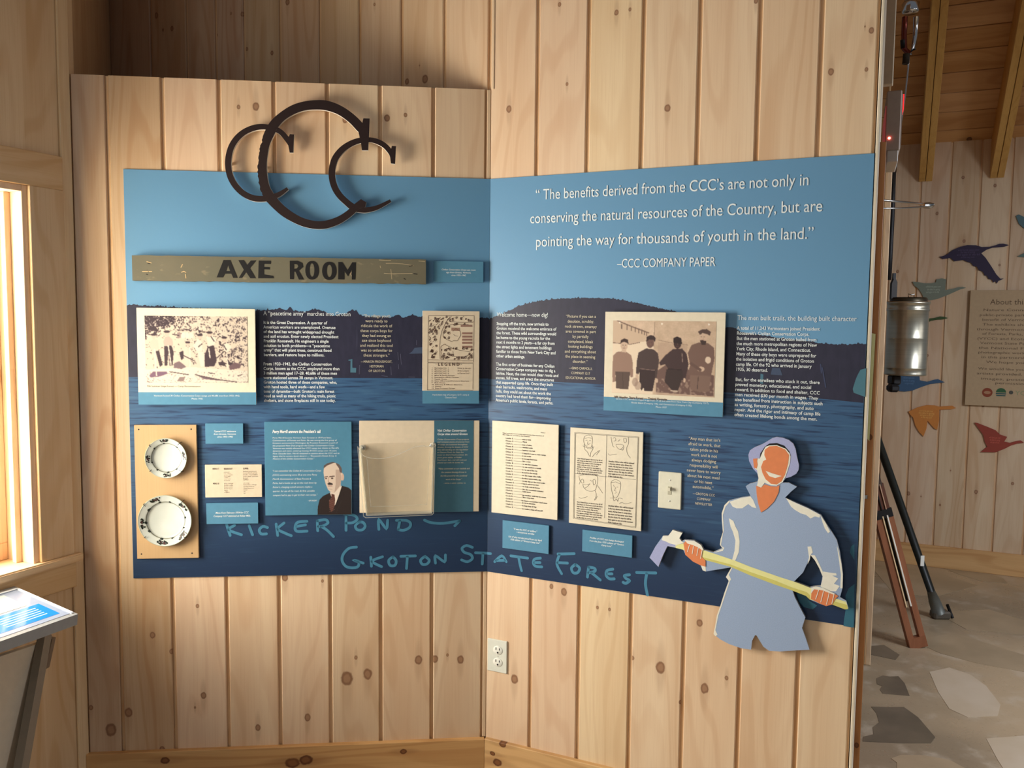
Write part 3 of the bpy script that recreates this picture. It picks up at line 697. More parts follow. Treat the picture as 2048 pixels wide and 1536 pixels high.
disc('small_emblem', NB, 2022, 785, .011, flat((84, 80, 70), .6))
block(NB, 'YCC', 2030, 2062, 790, 790, flat((140, 150, 110), .6), k=.035)

# ------------------------------------------------------------------ mural panels
def mural(fr, label, u0, u1, tree, shore, name='mural_panel'):
    M = Mount(fr, 0.0, ZB, 0.0, name); tag(M.root, label, 'mural panel', 'mural panels in the corner')
    box('board', u0, u1, 0, .004, 0, 1.22, SKY, M.root, .0003)
    tp = [(a, b) for a, b in tree]; sh = list(shore)
    prism('printed_forest', sh+list(reversed(tp)), -.0003, 0, FOREST, M.root)
    prism('printed_water', [(u0+.0005, .0005), (u1-.0005, .0005)]+list(reversed(sh)), -.0006, 0, WATER, M.root)
    return M
def jag(pts, n, amp, seed):
    r = random.Random(seed); out = []
    for (x0, z0), (x1, z1) in zip(pts, pts[1:]):
        k = max(1, int(abs(x1-x0)/n))
        for i in range(k):
            t = i/k; out.append((x0+(x1-x0)*t, z0+(z1-z0)*t+r.uniform(-.3, 1)*amp*(1 if r.random() < .8 else 2.2)))
    out.append(pts[-1]); return out
UL = -1.0738; UR = 1.0759
def Lz(px, py): u, z = L.uv(px, py); return (u, z-ZB)
def Rz(px, py): u, z = Rw.uv(px, py); return (u, z-ZB)
tl = [Lz(*p) for p in [(246, 611), (262, 609), (280, 612), (512, 622), (540, 620), (560, 617), (572, 621), (580, 615), (588, 622), (615, 624), (630, 618), (645, 622), (665, 632), (690, 628), (703, 621), (712, 622), (722, 632), (745, 634), (782, 636), (796, 629), (806, 637), (825, 629), (835, 634), (900, 634), (977, 637)]]
tl[0] = (UL+.0005, tl[0][1]); tl[-1] = (-.0005, tl[-1][1])
tl = jag(tl, .0032, .0030, 3)
zl = Lz(254, 754)[1]
ML = mural(L, 'blue lake mural panel on the left partition wall', UL, -.0002, tl, [(UL+.0005, zl), (-.6, zl-.001), (-.0005, Lz(975, 757)[1])])
tr_ = [Rz(*p) for p in [(979, 640), (993, 632), (1018, 622), (1038, 612), (1065, 604.5), (1093, 600), (1128, 597.5), (1163, 596.5), (1198, 596), (1233, 599), (1272, 606), (1313, 615.5), (1370, 628), (1451, 656), (1467, 655), (1484, 665), (1545, 674), (1636, 686), (1670, 690), (1738, 688)]]
tr_[0] = (.0005, tr_[0][1]); tr_[-1] = (UR-.0005, tr_[-1][1])
tr_ = jag(tr_, .0032, .0024, 5)
MR = mural(Rw, 'blue lake mural panel with the long quote on the right wall', .0002, UR, tr_, [(.0005, Rz(980, 758)[1]), (Rz(1200, 768)[0], Rz(1200, 768)[1]), (Rz(1650, 798)[0], Rz(1650, 798)[1]), (UR-.0005, Rz(1730, 806)[1])])
# printed details: trunks, cabin, dock
def prints(M, name, polys, mat, y=-.0009):
    for pl_ in polys:
        prism(name, [M.xz(px, py) for px, py in pl_], y, 0, mat, M.root)
def cp(pts, s, ox, oy): return [(ox+x/s, oy+y/s) for x, y in pts]
CAB = flat((78, 120, 140), .5); CAB2 = flat((70, 84, 110), .5)
prints(ML, 'printed_cabin', [cp([(895, 690), (930, 640), (1035, 628), (1035, 715), (855, 718)], 6.68, 690, 600)], CAB2)
prints(ML, 'printed_dock_house', [cp([(45, 800), (98, 790), (100, 810), (48, 812)], 6.68, 690, 600), cp([(75, 812), (98, 812), (98, 905), (150, 908), (148, 970), (72, 968)], 6.68, 690, 600)], CAB)
for q in ([(612, 890), (618, 1000)], [(705, 700), (715, 800)], [(742, 720), (752, 860)], [(195, 870), (190, 990)], [(955, 540), (955, 600)], [(715, 860), (718, 920)], [(490, 1010), (570, 1022)], [(850, 1028), (935, 1030)]):
    strokes('printed_tree_trunk', [[ML.xz(*p) for p in cp(q, 6.68, 690, 600)]], .0011, -.001, flat((104, 104, 126), .5), ML.root)
prints(MR, 'printed_cabin', [cp([(560, 800), (650, 805), (680, 890), (540, 880)], 5.907, 1450, 600)], CAB2)
prints(MR, 'printed_dock_house', [cp([(420, 870), (455, 880), (450, 990), (415, 985)], 5.907, 1450, 600)], CAB)
prints(MR, 'printed_rock', [cp([(1668, 805), (1600, 825), (1575, 870), (1560, 900), (1540, 950), (1525, 1000), (1510, 1050), (1520, 1095), (1655, 1145)], 5.907, 1450, 600)], flat((78, 124, 140), .5))
for q in ([(1150, 800), (1190, 1030)], [(1130, 760), (1140, 860)]):
    strokes('printed_tree_trunk', [[MR.xz(*p) for p in cp(q, 5.907, 1450, 600)]], .003, -.001, flat((66, 74, 104), .5), MR.root)
TEALP = flat((58, 112, 134), .5)
prints(MR, 'painted_patch', [cp([(1398, 795), (1375, 810), (1368, 850), (1385, 880), (1398, 905)], 3.338, 1290, 850), cp([(1400, 1060), (1360, 1090), (1338, 1140), (1345, 1200), (1330, 1290), (1325, 1342), (1393, 1352)], 3.338, 1290, 850),
     cp([(1010, 1120), (1060, 1120), (1100, 1175), (1150, 1205), (1120, 1230), (1060, 1215), (1030, 1180)], 3.338, 1290, 850)], TEALP, -.0009)
# brushed place names across the water
G = {'l': [[(75, 88), (90, 135)], [(110, 90), (84, 110), (140, 132)], [(175, 92), (190, 132)], [(256, 100), (236, 95), (220, 110), (228, 128), (252, 128)], [(295, 85), (302, 135)], [(330, 80), (302, 106), (335, 125), (362, 136)],
     [(432, 72), (392, 76), (380, 95), (386, 116), (432, 116)], [(386, 95), (425, 88)], [(478, 70), (480, 114)], [(478, 70), (515, 65), (525, 80), (500, 94), (482, 95)], [(495, 95), (522, 112), (550, 140)],
     [(606, 45), (606, 112)], [(598, 40), (640, 45), (656, 62), (636, 78), (608, 80)], [(665, 75), (648, 92), (655, 109), (678, 110), (691, 95), (683, 78), (665, 75)], [(752, 108), (752, 65), (785, 104), (791, 68)],
     [(845, 70), (838, 109)], [(830, 68), (872, 68), (892, 80), (888, 100), (862, 112), (838, 109)], [(955, 67), (985, 78), (1040, 81), (1112, 70)], [(1112, 70), (1090, 92)],
     [(652, 187), (618, 193), (592, 222), (590, 252), (612, 276), (656, 276), (662, 252), (640, 246), (682, 258)], [(716, 232), (719, 272)], [(768, 230), (722, 250), (764, 274)], [(815, 230), (796, 246), (802, 268), (823, 268), (829, 248), (815, 230)],
     [(850, 228), (915, 226)], [(879, 230), (875, 282)], [(957, 228), (938, 245), (945, 263), (966, 262), (976, 245), (957, 228)], [(1004, 258), (1004, 226), (1044, 252), (1048, 222)],
     [(1168, 188), (1142, 180), (1122, 192), (1132, 210), (1160, 220), (1168, 238), (1146, 252), (1120, 244)], [(1182, 212), (1233, 214)], [(1215, 215), (1212, 262)]],
     'r': [[(1237, 215), (1250, 216)], [(1268, 252), (1300, 226), (1320, 252)], [(1275, 247), (1312, 246)], [(1340, 226), (1415, 236)], [(1375, 232), (1380, 262), (1388, 292)], [(1472, 236), (1446, 241), (1440, 258), (1450, 272), (1478, 275)], [(1445, 256), (1470, 256)],
     [(1556, 222), (1545, 262), (1566, 305)], [(1550, 218), (1622, 216)], [(1548, 256), (1592, 258)], [(1627, 264), (1610, 280), (1618, 301), (1638, 300), (1646, 280), (1627, 264)], [(1686, 276), (1681, 320)], [(1686, 276), (1712, 281), (1714, 294), (1686, 302)], [(1700, 302), (1738, 333)],
     [(1794, 285), (1768, 292), (1765, 314), (1780, 328), (1800, 328)], [(1770, 306), (1790, 306)], [(1868, 310), (1846, 314), (1852, 326), (1868, 336), (1852, 348), (1840, 344)], [(1900, 300), (1985, 302)], [(1945, 305), (1939, 350), (1948, 400)]]}
for M, k in ((ML, 'l'), (MR, 'r')):
    for q in G[k]:
        strokes('brushed_letter_stroke', [smooth_line([M.xz(*p) for p in cp(q, 2.226, 420, 1010)], 4)], .0085, -.0012, CHALKD, M.root, 8)

# printed texts
def hd(M, s, l, r, b, k, mat=TEXTW, bold=.0): return block(M, s, l, r, b, b, mat, k=k, y=-.0016, bold=bold)
HS = .0185
hd(ML, 'A “peacetime army” marches into Groton', 527, 701, 630.5, HS)
block(ML, 'It is the Great Depression. A quarter of\nAmerican workers are unemployed. Overuse\nof the land has wrought widespread drought\nand soil erosion. Enter newly elected President\nFranklin Roosevelt. He engineers a single\nsolution to both problems—a “peacetime\narmy” that will plant trees, construct flood\nbarriers, and restore hope to millions.', 527, 677, 647.5, 712, TEXTW, bold=.014, y=-.0016, k=.93)
block(ML, 'From 1933–1942, the Civilian Conservation\nCorps, known as the CCC, employed more than\n3 million men aged 17–28. 40,686 of these men\nwere stationed across 30 camps in Vermont.\nGroton hosted three of these companies, who,\nwith hand tools, hard work—and a few\ntons of dynamite—built Groton’s main forest\nroad as well as many of the hiking trails, picnic\nshelters, and stone fireplaces still in use today.', 527, 679, 730.5, 803.5, TEXTW, bold=.014, y=-.0016, k=.93)
block(ML, '“The village youth\nwere ready to\nridicule the work of\nthese corps boys for\nthey had swung an\naxe since boyhood\nand realized this tool\nwas so unfamiliar to\nthese strangers.”', 720.5, 785.5, 634.7, 713, TEXTC, 'CENTER', y=-.0016, k=.84, xm=753)
block(ML, '—MARION PROUDFOOT,\nHISTORIAN\nOF GROTON', 722, 784.5, 725.5, 744, TEXTC, 'CENTER', y=-.0016, k=.72, xm=753)
hd(MR, 'Welcome home—now dig!', 994, 1096, 633, HS)
block(MR, 'Stepping off the train, new arrivals to\nGroton received the welcome embrace of\nthe forest. These wild surroundings would\nbe home to the young recruits for the\nnext 6 months to 2 years—a far cry from\nthe street lights and tenement buildings\nfamiliar to those from New York City and\nother urban settings.', 993.5, 1113.5, 650, 714.5, TEXTW, bold=.014, y=-.0016, k=.93)
block(MR, 'The first order of business for any Civilian\nConservation Corps company was to dig a\nlatrine. Next, the men would clear roots and\nstones, fell trees, and erect the structures\nthat supported camp life. Once they built\ntheir barracks, washrooms, and mess\nhalls, they could set about the work the\ncountry had hired them for—improving\nAmerica’s public lands, forests, and parks.', 992.5, 1117.5, 731, 802.5, TEXTW, bold=.014, y=-.0016, k=.93)
block(MR, '“Picture if you can a\ndesolate, scrubby,\nrock strewn, swampy\narea covered in part\nby partially\ncompleted, bleak\nlooking buildings\nand everything about\nthe place in seeming\ndisorder.”', 1130.5, 1194, 635.5, 726, TEXTC, 'CENTER', y=-.0016, k=.84, xm=1162)
block(MR, '—GINO CARMOLLI,\nCOMPANY 1217\nEDUCATIONAL ADVISOR', 1132, 1191.5, 739, 758.5, TEXTC, 'CENTER', y=-.0016, k=.72, xm=1162)
hd(MR, 'The men built trails, the building built character', 1475, 1713, 640, HS)
block(MR, 'A total of 11,243 Vermonters joined President\nRoosevelt’s Civilian Conservation Corps.\nBut the men stationed at Groton hailed from\nthe much more metropolitan regions of New\nYork City, Rhode Island, and Connecticut.\nMany of these city boys were unprepared for\nthe isolation and frigid conditions of Groton\ncamp life. Of the 92 who arrived in January\n1935, 30 deserted.', 1474, 1640, 659, 741.5, TEXTW, bold=.014, y=-.0016, k=.93)
block(MR, 'But, for the enrollees who stuck it out, there\nproved monetary, educational, and social\nreward. In addition to food and shelter, CCC\nmen received $30 per month in wages. They\nalso benefited from instruction in subjects such\nas writing, forestry, photography, and auto\nrepair. And the rigor and intimacy of camp life\noften created lifelong bonds among the men.', 1471, 1647, 761.5, 832, TEXTW, bold=.014, y=-.0016, k=.93)
block(MR, '“Any man that isn’t\nafraid to work, that\ntakes pride in his\nwork and is not\nalways dodging\nresponsibility will\nnever have to worry\nabout his next meal\nor his next\nautomobile.”', 1375.5, 1443, 881.5, 977.5, TEXTC, 'CENTER', y=-.0016, k=.84, xm=1409)
block(MR, '—GROTON CCC\nCOMPANY\nNEWSLETTER', 1386, 1430, 991, 1010.5, TEXTC, 'CENTER', y=-.0016, k=.72, xm=1409)
for s, l, r, b in (('“ The benefits derived from the CCC’s are not only in', 1071, 1614.5, 400), ('conserving the natural resources of the Country, but are', 1060, 1642, 447), ('pointing the way for thousands of youth in the land.”', 1071.5, 1624.5, 493.5), ('–CCC COMPANY PAPER', 1234.5, 1431, 535.5)):
    block(MR, s, l, r, b, b, TEXTW, k=.0445 if b < 500 else .036, y=-.0016, res=4)

# ------------------------------------------------------------------ painted wooden room sign
def sign_mat():
    t = NT('weathered_green_paint'); x, y, z = t.obj()
    n = t.noise(t.comb(t.ma('MULTIPLY', x, 25.0), 0.0, t.ma('MULTIPLY', z, 60.0)), 1, 4); n2 = t.noise(t.comb(t.ma('MULTIPLY', x, 8.0), 0.0, t.ma('MULTIPLY', z, 12.0)), 1, 3)
    c = t.mix(n2, c4((96, 96, 80)), c4((118, 110, 90))); c = t.mix(t.ma('MULTIPLY', t.ramp(n, .62, .72), .5), c, c4((150, 136, 108)))
    c = t.mix(t.ma('MULTIPLY', t.ramp(n, .34, .26), .5), c, c4((84, 80, 62)))
    t.base(c); t.bump(n, .3, .001); return t.set(.6, 0, .3)
SG = sign_mat()
c_ = [(264, 510.3), (851.6, 519), (852, 567.9), (264.4, 561)]
u0, u1, z0, z1 = px_rect(L, c_, .024)
M = Mount(L, (u0+u1)/2, z0, .024, 'room_sign'); tag(M.root, 'weathered green wooden sign painted AXE ROOM on the left mural', 'sign')
rr = random.Random(11); hw = (u1-u0)/2; h = z1-z0
def edge(n, xa, xb, z, amp): return [(xa+(xb-xa)*k/n, z+rr.uniform(-amp, amp)) for k in range(n+1)]
pts = edge(60, -hw, hw, 0, .0011)+[(hw, h*.5)]+edge(50, hw, -hw, h, .0008)
zf = [L.uv(x, y, .024) for x, y in c_]
pts = [(x, z + ((zf[3][1]-z0)*(hw-x)/(2*hw)+(zf[2][1]-z0)*(x+hw)/(2*hw) if z < h/2 else (zf[0][1]-z1)*(hw-x)/(2*hw)+(zf[1][1]-z1)*(x+hw)/(2*hw))) for x, z in pts]
prism('board', pts, 0, .022, SG, M.root)
def sl_(pts, ox): return [M.xz(*p) for p in cp(pts, 5.12, ox, 480)]
def oval(cx, cy, rx, ry, n=28): return [(cx+rx*math.copysign(abs(math.cos(a))**.85, math.cos(a)), cy+ry*math.sin(a)) for a in [k*2*math.pi/n for k in range(n)]]
for q, hl, ox in (([(990, 383), (1060, 205), (1130, 205), (1205, 388), (1160, 388), (1140, 345), (1075, 345), (1058, 383)], [(1088, 318), (1127, 318), (1106, 258)], 240),
                  ([(1212, 207), (1268, 205), (1302, 255), (1340, 210), (1397, 208), (1332, 290), (1392, 392), (1335, 392), (1292, 330), (1250, 388), (1216, 388), (1268, 305)], None, 240),
                  ([(1420, 210), (1545, 212), (1545, 245), (1477, 245), (1475, 275), (1535, 278), (1535, 302), (1475, 300), (1475, 352), (1510, 357), (1570, 367), (1577, 392), (1415, 392)], None, 240),
                  ([(1738, 212), (1820, 212), (1868, 235), (1877, 275), (1832, 315), (1884, 405), (1832, 405), (1797, 325), (1782, 325), (1780, 402), (1740, 400)], [(1782, 245), (1815, 250), (1826, 270), (1812, 290), (1782, 296)], 240),
                  (oval(124, 310, 70, 96), oval(122, 308, 25, 68), 600), (oval(300, 316, 74, 94), oval(300, 316, 27, 62), 600),
                  ([(392, 225), (432, 225), (486, 308), (535, 228), (572, 228), (568, 405), (530, 405), (530, 305), (492, 372), (455, 318), (455, 405), (390, 403)], None, 600)):
    prism('painted_letter', sl_(q, ox), -.0006, .0001, BLACK, M.root, holes=[sl_(hl, ox)] if hl else ())
PALE = flat((196, 176, 140), .7)
strokes('paint_scratches', [[M.xz(*p) for p in cp(q, 5.12, 600, 480)] for q in ([(860, 340), (920, 345), (1150, 342)], [(880, 240), (960, 238), (1050, 245), (1160, 262)], [(810, 205), (930, 210)], [(525, 330), (512, 350), (530, 370)], [(930, 300), (940, 400)], [(820, 265), (825, 285)], [(1215, 215), (1280, 222)])], .0012, -.0005, PALE, M.root, 4)
strokes('paint_chips', [[M.xz(*p) for p in cp(q, 5.12, 240, 480)] for q in ([(230, 322), (325, 322)], [(275, 222), (320, 235)], [(630, 330), (655, 320), (675, 332)], [(1070, 335), (1082, 325)], [(640, 250), (625, 280)], [(670, 350), (675, 390)])], .0022, -.0005, flat((206, 176, 128), .7), M.root, 4)
strokes('nail_holes', [[M.xz(*p) for p in cp(q, 5.12, 240, 480)] for q in ([(285, 238), (310, 242)], [(270, 350), (285, 354)], [(290, 325), (292, 326)])]+[[M.xz(*p) for p in cp(q, 5.12, 600, 480)] for q in ([(1165, 345), (1200, 350)], [(1065, 395), (1080, 403)], [(1120, 268), (1150, 262)])], .0022, -.0007, BLACK, M.root, 6)

# ------------------------------------------------------------------ dark cut-out emblem of three letters
EM = Mount(L, L.uv(620, 330, .022)[0], L.uv(620, 460, .022)[1], .022, 'letter_emblem'); tag(EM.root, 'dark brown CCC emblem of three interlocked letters above the mural', 'emblem')
DKB, EDG = flat((44, 31, 30), .6, spec=.2), flat((222, 216, 204), .5)
def ecp(p): 
    x, z = EM.xz(420+p[0]/5.12, 180+p[1]/5.12); return (x, z)
kpx = (EM.xz(520, 330)[0]-EM.xz(420, 330)[0])/512
def fat_ribbon(name, pts, yf, yb, rough=False):
    P = smooth_line([(*ecp(p[:2]), p[2]*kpx) for p in pts], 6); lf, rg = [], []; r_ = random.Random(5)
    for i, (x, z, w_) in enumerate(P):
        w_ *= 1.1; x0, z0, _ = P[max(0, i-1)]; x1, z1, _ = P[min(len(P)-1, i+1)]; l = math.hypot(x1-x0, z1-z0); nx, nz = -(z1-z0)/l, (x1-x0)/l
        j = 0
        if rough and .38 < i/len(P) < .62: j = r_.uniform(-.0022, .0012)
        lf.append((x+nx*w_/2, z+nz*w_/2)); rg.append((x-nx*(w_/2+j), z-nz*(w_/2+j)))
    return prism(name, lf+rg[::-1], yf, yb, DKB, EM.root, side=EDG)
fat_ribbon('letter_large', [(1590, 450, 60), (1540, 385, 88), (1450, 292, 88), (1330, 208, 88), (1200, 160, 92), (1080, 152, 88), (960, 165, 84), (850, 202, 84), (740, 270, 80), (660, 350, 88), (610, 440, 92), (570, 545, 80), (546, 650, 84), (535, 760, 84), (537, 880, 90), (562, 1000, 92), (612, 1095, 98), (685, 1180, 92), (780, 1262, 88), (900, 1332, 80), (1000, 1368, 78), (1100, 1383, 76), (1200, 1375, 75), (1320, 1332, 70), (1420, 1268, 66), (1500, 1195, 64), (1565, 1135, 48)], 0, .012, True)
fat_ribbon('letter_left', [(822, 560, 40), (790, 505, 50), (740, 445, 50), (690, 410, 50), (630, 388, 50), (540, 376, 52), (450, 387, 55), (350, 430, 55), (270, 500, 56), (215, 590, 56), (188, 700, 58), (188, 800, 58), (213, 900, 58), (270, 992, 58), (350, 1065, 58), (450, 1108, 58), (560, 1113, 55), (650, 1092, 50), (720, 1060, 42), (795, 1008, 28)], .0002, .0122)
fat_ribbon('letter_right', [(1870, 680, 40), (1840, 625, 50), (1790, 570, 50), (1720, 530, 50), (1640, 510, 46), (1540, 515, 52), (1440, 550, 56), (1350, 612, 60), (1282, 700, 62), (1252, 800, 62), (1250, 900, 62), (1278, 1000, 62), (1330, 1082, 62), (1400, 1150, 62), (1470, 1203, 66), (1560, 1228, 54), (1640, 1222, 48), (1730, 1195, 40), (1850, 1132, 28)], .0004, .0124)
for nm, q in (('serif', [(1570, 290), (1635, 292), (1630, 430), (1620, 618), (1556, 618), (1545, 540), (1520, 430), (1530, 345), (1560, 335)]), ('serif', [(818, 452), (862, 455), (852, 642), (816, 642), (800, 560), (770, 500), (780, 470), (808, 476)]), ('serif', [(1862, 572), (1905, 575), (1895, 757), (1852, 752), (1845, 690), (1822, 625), (1835, 600), (1855, 600)]), ('serif', [(1500, 1180), (1550, 1120), (1600, 1150), (1590, 1200), (1520, 1215)])):
    prism(nm, [ecp(p) for p in q], -.0002, .0118, DKB, EM.root, side=EDG)
for q in ((1080, 155), (535, 800), (1252, 850), (1100, 1383), (190, 750)):
    x, z = ecp(q); back = .026 if q[1] < 820 else .022
    lathe('standoff', [(0, 0), (.004, 0), (.004, back-.012), (0, back-.012)], STEEL, EM.root, 12).location = (x, back, z)

# ------------------------------------------------------------------ cards with prints
class Img:
    """A small picture computed here (a printed photograph), held as colours on a fine grid."""
    def __init__(s, w, h, x0, y0, x1, y1, base):
        s.w, s.h = w, h; X = np.linspace(x0, x1, w); Y = np.linspace(y0, y1, h); s.X, s.Y = np.meshgrid(X, Y)
        s.a = np.zeros((h, w, 3)); s.a[:] = base; s.rng = np.random.default_rng(3); s.px = (x1-x0)/w
    def mask(s, pts):
        P = list(pts); m = np.zeros_like(s.X, bool)
        for i in range(len(P)):
            (x0, y0), (x1, y1) = P[i], P[(i+1) % len(P)]
            if y0 == y1: continue
            c = ((y0 > s.Y) != (y1 > s.Y)) & (s.X < (x1-x0)*(s.Y-y0)/(y1-y0)+x0); m ^= c
        return m
    def poly(s, pts, col, al=1.0): m = s.mask(pts); s.a[m] = s.a[m]*(1-al)+np.array(col)*al
    def ell(s, cx, cy, rx, ry, col, al=1.0):
        m = ((s.X-cx)/rx)**2+((s.Y-cy)/ry)**2 < 1; s.a[m] = s.a[m]*(1-al)+np.array(col)*al
    def line(s, pts, w, col, al=1.0):
        for (x0, y0), (x1, y1) in zip(pts, pts[1:]):
            dx, dy = x1-x0, y1-y0; t = np.clip(((s.X-x0)*dx+(s.Y-y0)*dy)/(dx*dx+dy*dy+1e-9), 0, 1)
            m = np.hypot(s.X-x0-t*dx, s.Y-y0-t*dy) < w/2; s.a[m] = s.a[m]*(1-al)+np.array(col)*al
    def blurn(s, scale):
        k = max(1, int(scale/s.px)); n = s.rng.random((s.h//k+3, s.w//k+3))
        yi = np.linspace(0, s.h//k+1, s.h); xi = np.linspace(0, s.w//k+1, s.w); y0 = yi.astype(int); x0 = xi.astype(int); fy = (yi-y0)[:, None]; fx = (xi-x0)[None]
        return (n[y0][:, x0]*(1-fy)*(1-fx)+n[y0+1][:, x0]*fy*(1-fx)+n[y0][:, x0+1]*(1-fy)*fx+n[y0+1][:, x0+1]*fy*fx)
    def blur(s, k=1):
        for _ in range(k):
            a = np.pad(s.a, ((1, 1), (1, 1), (0, 0)), 'edge'); s.a = (a[1:-1, 1:-1]*2+a[:-2, 1:-1]+a[2:, 1:-1]+a[1:-1, :-2]+a[1:-1, 2:])/6
    def mesh(s, name, M, c, y, mat):
        h, w = s.h, s.w; q = [M.xz(*p) for p in c]
        x0 = (q[0][0]+q[3][0])/2; x1 = (q[1][0]+q[2][0])/2; z0 = (q[2][1]+q[3][1])/2; z1 = (q[0][1]+q[1][1])/2
        X = np.linspace(x0, x1, w); Z = np.linspace(z1, z0, h); X, Z = np.meshgrid(X, Z)
        co = np.stack([X, np.full_like(X, y), Z], -1).reshape(-1, 3)
        i = np.arange(h*w).reshape(h, w); f = np.stack([i[:-1, :-1], i[1:, :-1], i[1:, 1:], i[:-1, 1:]], -1).reshape(-1, 4)
        me = bpy.data.meshes.new(name); me.vertices.add(len(co)); me.vertices.foreach_set('co', co.ravel())
        me.loops.add(f.size); me.loops.foreach_set('vertex_index', f.ravel()); me.polygons.add(len(f)); me.polygons.foreach_set('loop_start', np.arange(0, f.size, 4))
        me.update(); a = np.clip(s.a/255, 0, 1).reshape(-1, 3); a = np.where(a <= .04045, a/12.92, ((a+.055)/1.055)**2.4)
        ca = me.color_attributes.new('print', 'FLOAT_COLOR', 'POINT'); ca.data.foreach_set('color', np.concatenate([a, np.ones((len(a), 1))], 1).ravel())
        me.materials.append(mat); me.validate(); o = bpy.data.objects.new(name, me); COL.objects.link(o); o.parent = M.root; return o
t = NT('photographic_print'); a_ = t.new('ShaderNodeAttribute', attribute_name='print'); t.base(a_.outputs['Color']); PRINT = t.set(.45, 0, .35)

def band(M, z0, z1, mat=BLUE, x0=None, x1=None, name='caption_band', y=-.0005):
    x0 = -M.hw if x0 is None else x0; x1 = M.hw if x1 is None else x1
    return box(name, x0, x1, y, .0001, z0, z1, mat, M.root)

# photograph of the work crew
c_ = [(272.8, 614.8), (510.5, 618.6), (512, 809.5), (277, 809)]
PA = card(L, 'photo_card', 'large cream photo card of a work crew with tools, left mural', 'photo', c_, .022, .006, CREAM)
band(PA, 0, PA.xz(400, 784.5)[1])
block(PA, 'Vermont hosted 30 Civilian Conservation Corps camps and 40,686 men from 1933–1942.\nPhoto 1935', 308, 480, 793, 799, TEXTW, 'CENTER', k=.8, y=-.0009, xm=394)
im = Img(210, 137, 255, 775, 1305, 1462, (212, 196, 176)); DK = (68, 54, 60); LT = (222, 210, 192)
n1, n2, n3 = im.blurn(14), im.blurn(30), im.blurn(7)
top = 1/(1+np.exp((im.Y-960-60*np.sin(im.X/120))/30)); left = 1/(1+np.exp((im.X-640)/60))
dn = top*(.55+.40*left)+.28*((im.X > 950) & (im.Y < 1300))*(1-top)+.16*(1-top)
dn = top*(.35+.65*left)+(1-top)*(.10+.38*(im.X > 1010)*(im.Y < 1300))
m = (n1*.45+n2*.25+n3*.3) < (.26+dn*.36); im.a[m] = DK
m = ((n1*.5+n3*.5) > .70) & (top > .5); im.a[m] = LT
im.poly([(255, 1330), (700, 1300), (1305, 1340), (1305, 1462), (255, 1462)], LT)
m = (im.Y > 1340) & (n1*.5+n3*.5 > .72); im.a[m] = (120, 100, 100)
for P, c in (([(450, 1080), (520, 1070), (545, 1150), (530, 1290), (500, 1290), (490, 1150), (475, 1290), (450, 1290)], DK), ([(360, 1140), (395, 1130), (430, 1280), (400, 1300)], DK), ([(300, 1050), (340, 1010), (385, 1020), (400, 1110), (350, 1140), (310, 1120)], (206, 188, 170)),
             ([(440, 1040), (460, 990), (500, 985), (535, 1020), (540, 1080), (450, 1085)], (190, 170, 156)), ([(860, 1180), (905, 1060), (960, 1080), (985, 1230), (960, 1290), (860, 1300)], DK), ([(745, 1080), (790, 1010), (835, 1040), (835, 1130), (780, 1140)], LT), ([(880, 980), (940, 970), (985, 1020), (960, 1070), (900, 1090)], LT),
             ([(1060, 1060), (1100, 1050), (1140, 1090), (1100, 1140), (1060, 1130)], LT), ([(600, 1150), (640, 1130), (660, 1200), (620, 1230)], DK), ([(550, 1260), (600, 1240), (670, 1300), (620, 1322), (540, 1310)], (120, 100, 104)), ([(1110, 1290), (1170, 1250), (1240, 1270), (1220, 1310), (1120, 1330)], (110, 86, 90)),
             ([(1000, 1250), (1050, 1240), (1080, 1290), (1010, 1280)], DK), ([(790, 1140), (840, 1140), (850, 1290), (820, 1300)], LT), ([(640, 1110), (680, 1090), (700, 1200), (690, 1290), (650, 1250)], (214, 198, 180)), ([(290, 1390), (330, 1350), (470, 1350), (480, 1370), (400, 1400), (300, 1410)], (120, 92, 110)),
             ([(760, 1380), (830, 1390), (1030, 1435), (1000, 1440), (850, 1425)], (110, 90, 96)), ([(570, 1450), (600, 1405), (660, 1400), (640, 1450)], (140, 120, 116))): im.poly(P, c)
for x, y, r in ((345, 985, 24), (478, 955, 26), (690, 1060, 22), (815, 985, 24), (915, 960, 26), (1065, 1010, 24), (600, 930, 15), (640, 930, 14), (680, 925, 14), (720, 935, 14)):
    im.ell(x, y, r, r*1.2, (204, 184, 166)); im.ell(x, y-r*.7, r*1.25, r*.5, DK)
for x in (600, 645, 685, 725): im.poly([(x-18, 945), (x+16, 940), (x+20, 1000), (x-16, 1005)], LT if x % 2 else (150, 130, 126))
for q in ([(350, 1120), (365, 1390)], [(490, 1080), (515, 1280)], [(710, 1100), (708, 1290)], [(1090, 1140), (1095, 1310)], [(850, 1120), (850, 1290)], [(905, 1110), (915, 1200)]): im.line(q, 12, LT)
for q in ([(500, 1350), (690, 1380)], [(760, 1380), (1000, 1430), (1190, 1455)], [(900, 1360), (960, 1368)], [(1200, 1390), (1240, 1380)]): im.line(q, 9, (80, 64, 66))
for q in ([(1060, 1075), (1085, 1120)], [(930, 985), (960, 1030)], [(800, 1090), (835, 1060)], [(540, 965), (600, 975)], [(760, 1240), (640, 1180)], [(980, 1210), (1060, 1140)]): im.line(q, 10, DK)
im.blur(1)
im.mesh('photo_print', PA, cp([(255, 775), (1305, 785), (1308, 1462), (262, 1458)], 5.12, 240, 480), -.0006, PRINT)
block(PA, '906 Summer Stage Forest — Camp Reconnaissance', 294, 401, 774, 774, flat((110, 96, 84), .7), k=.008, y=-.0008)

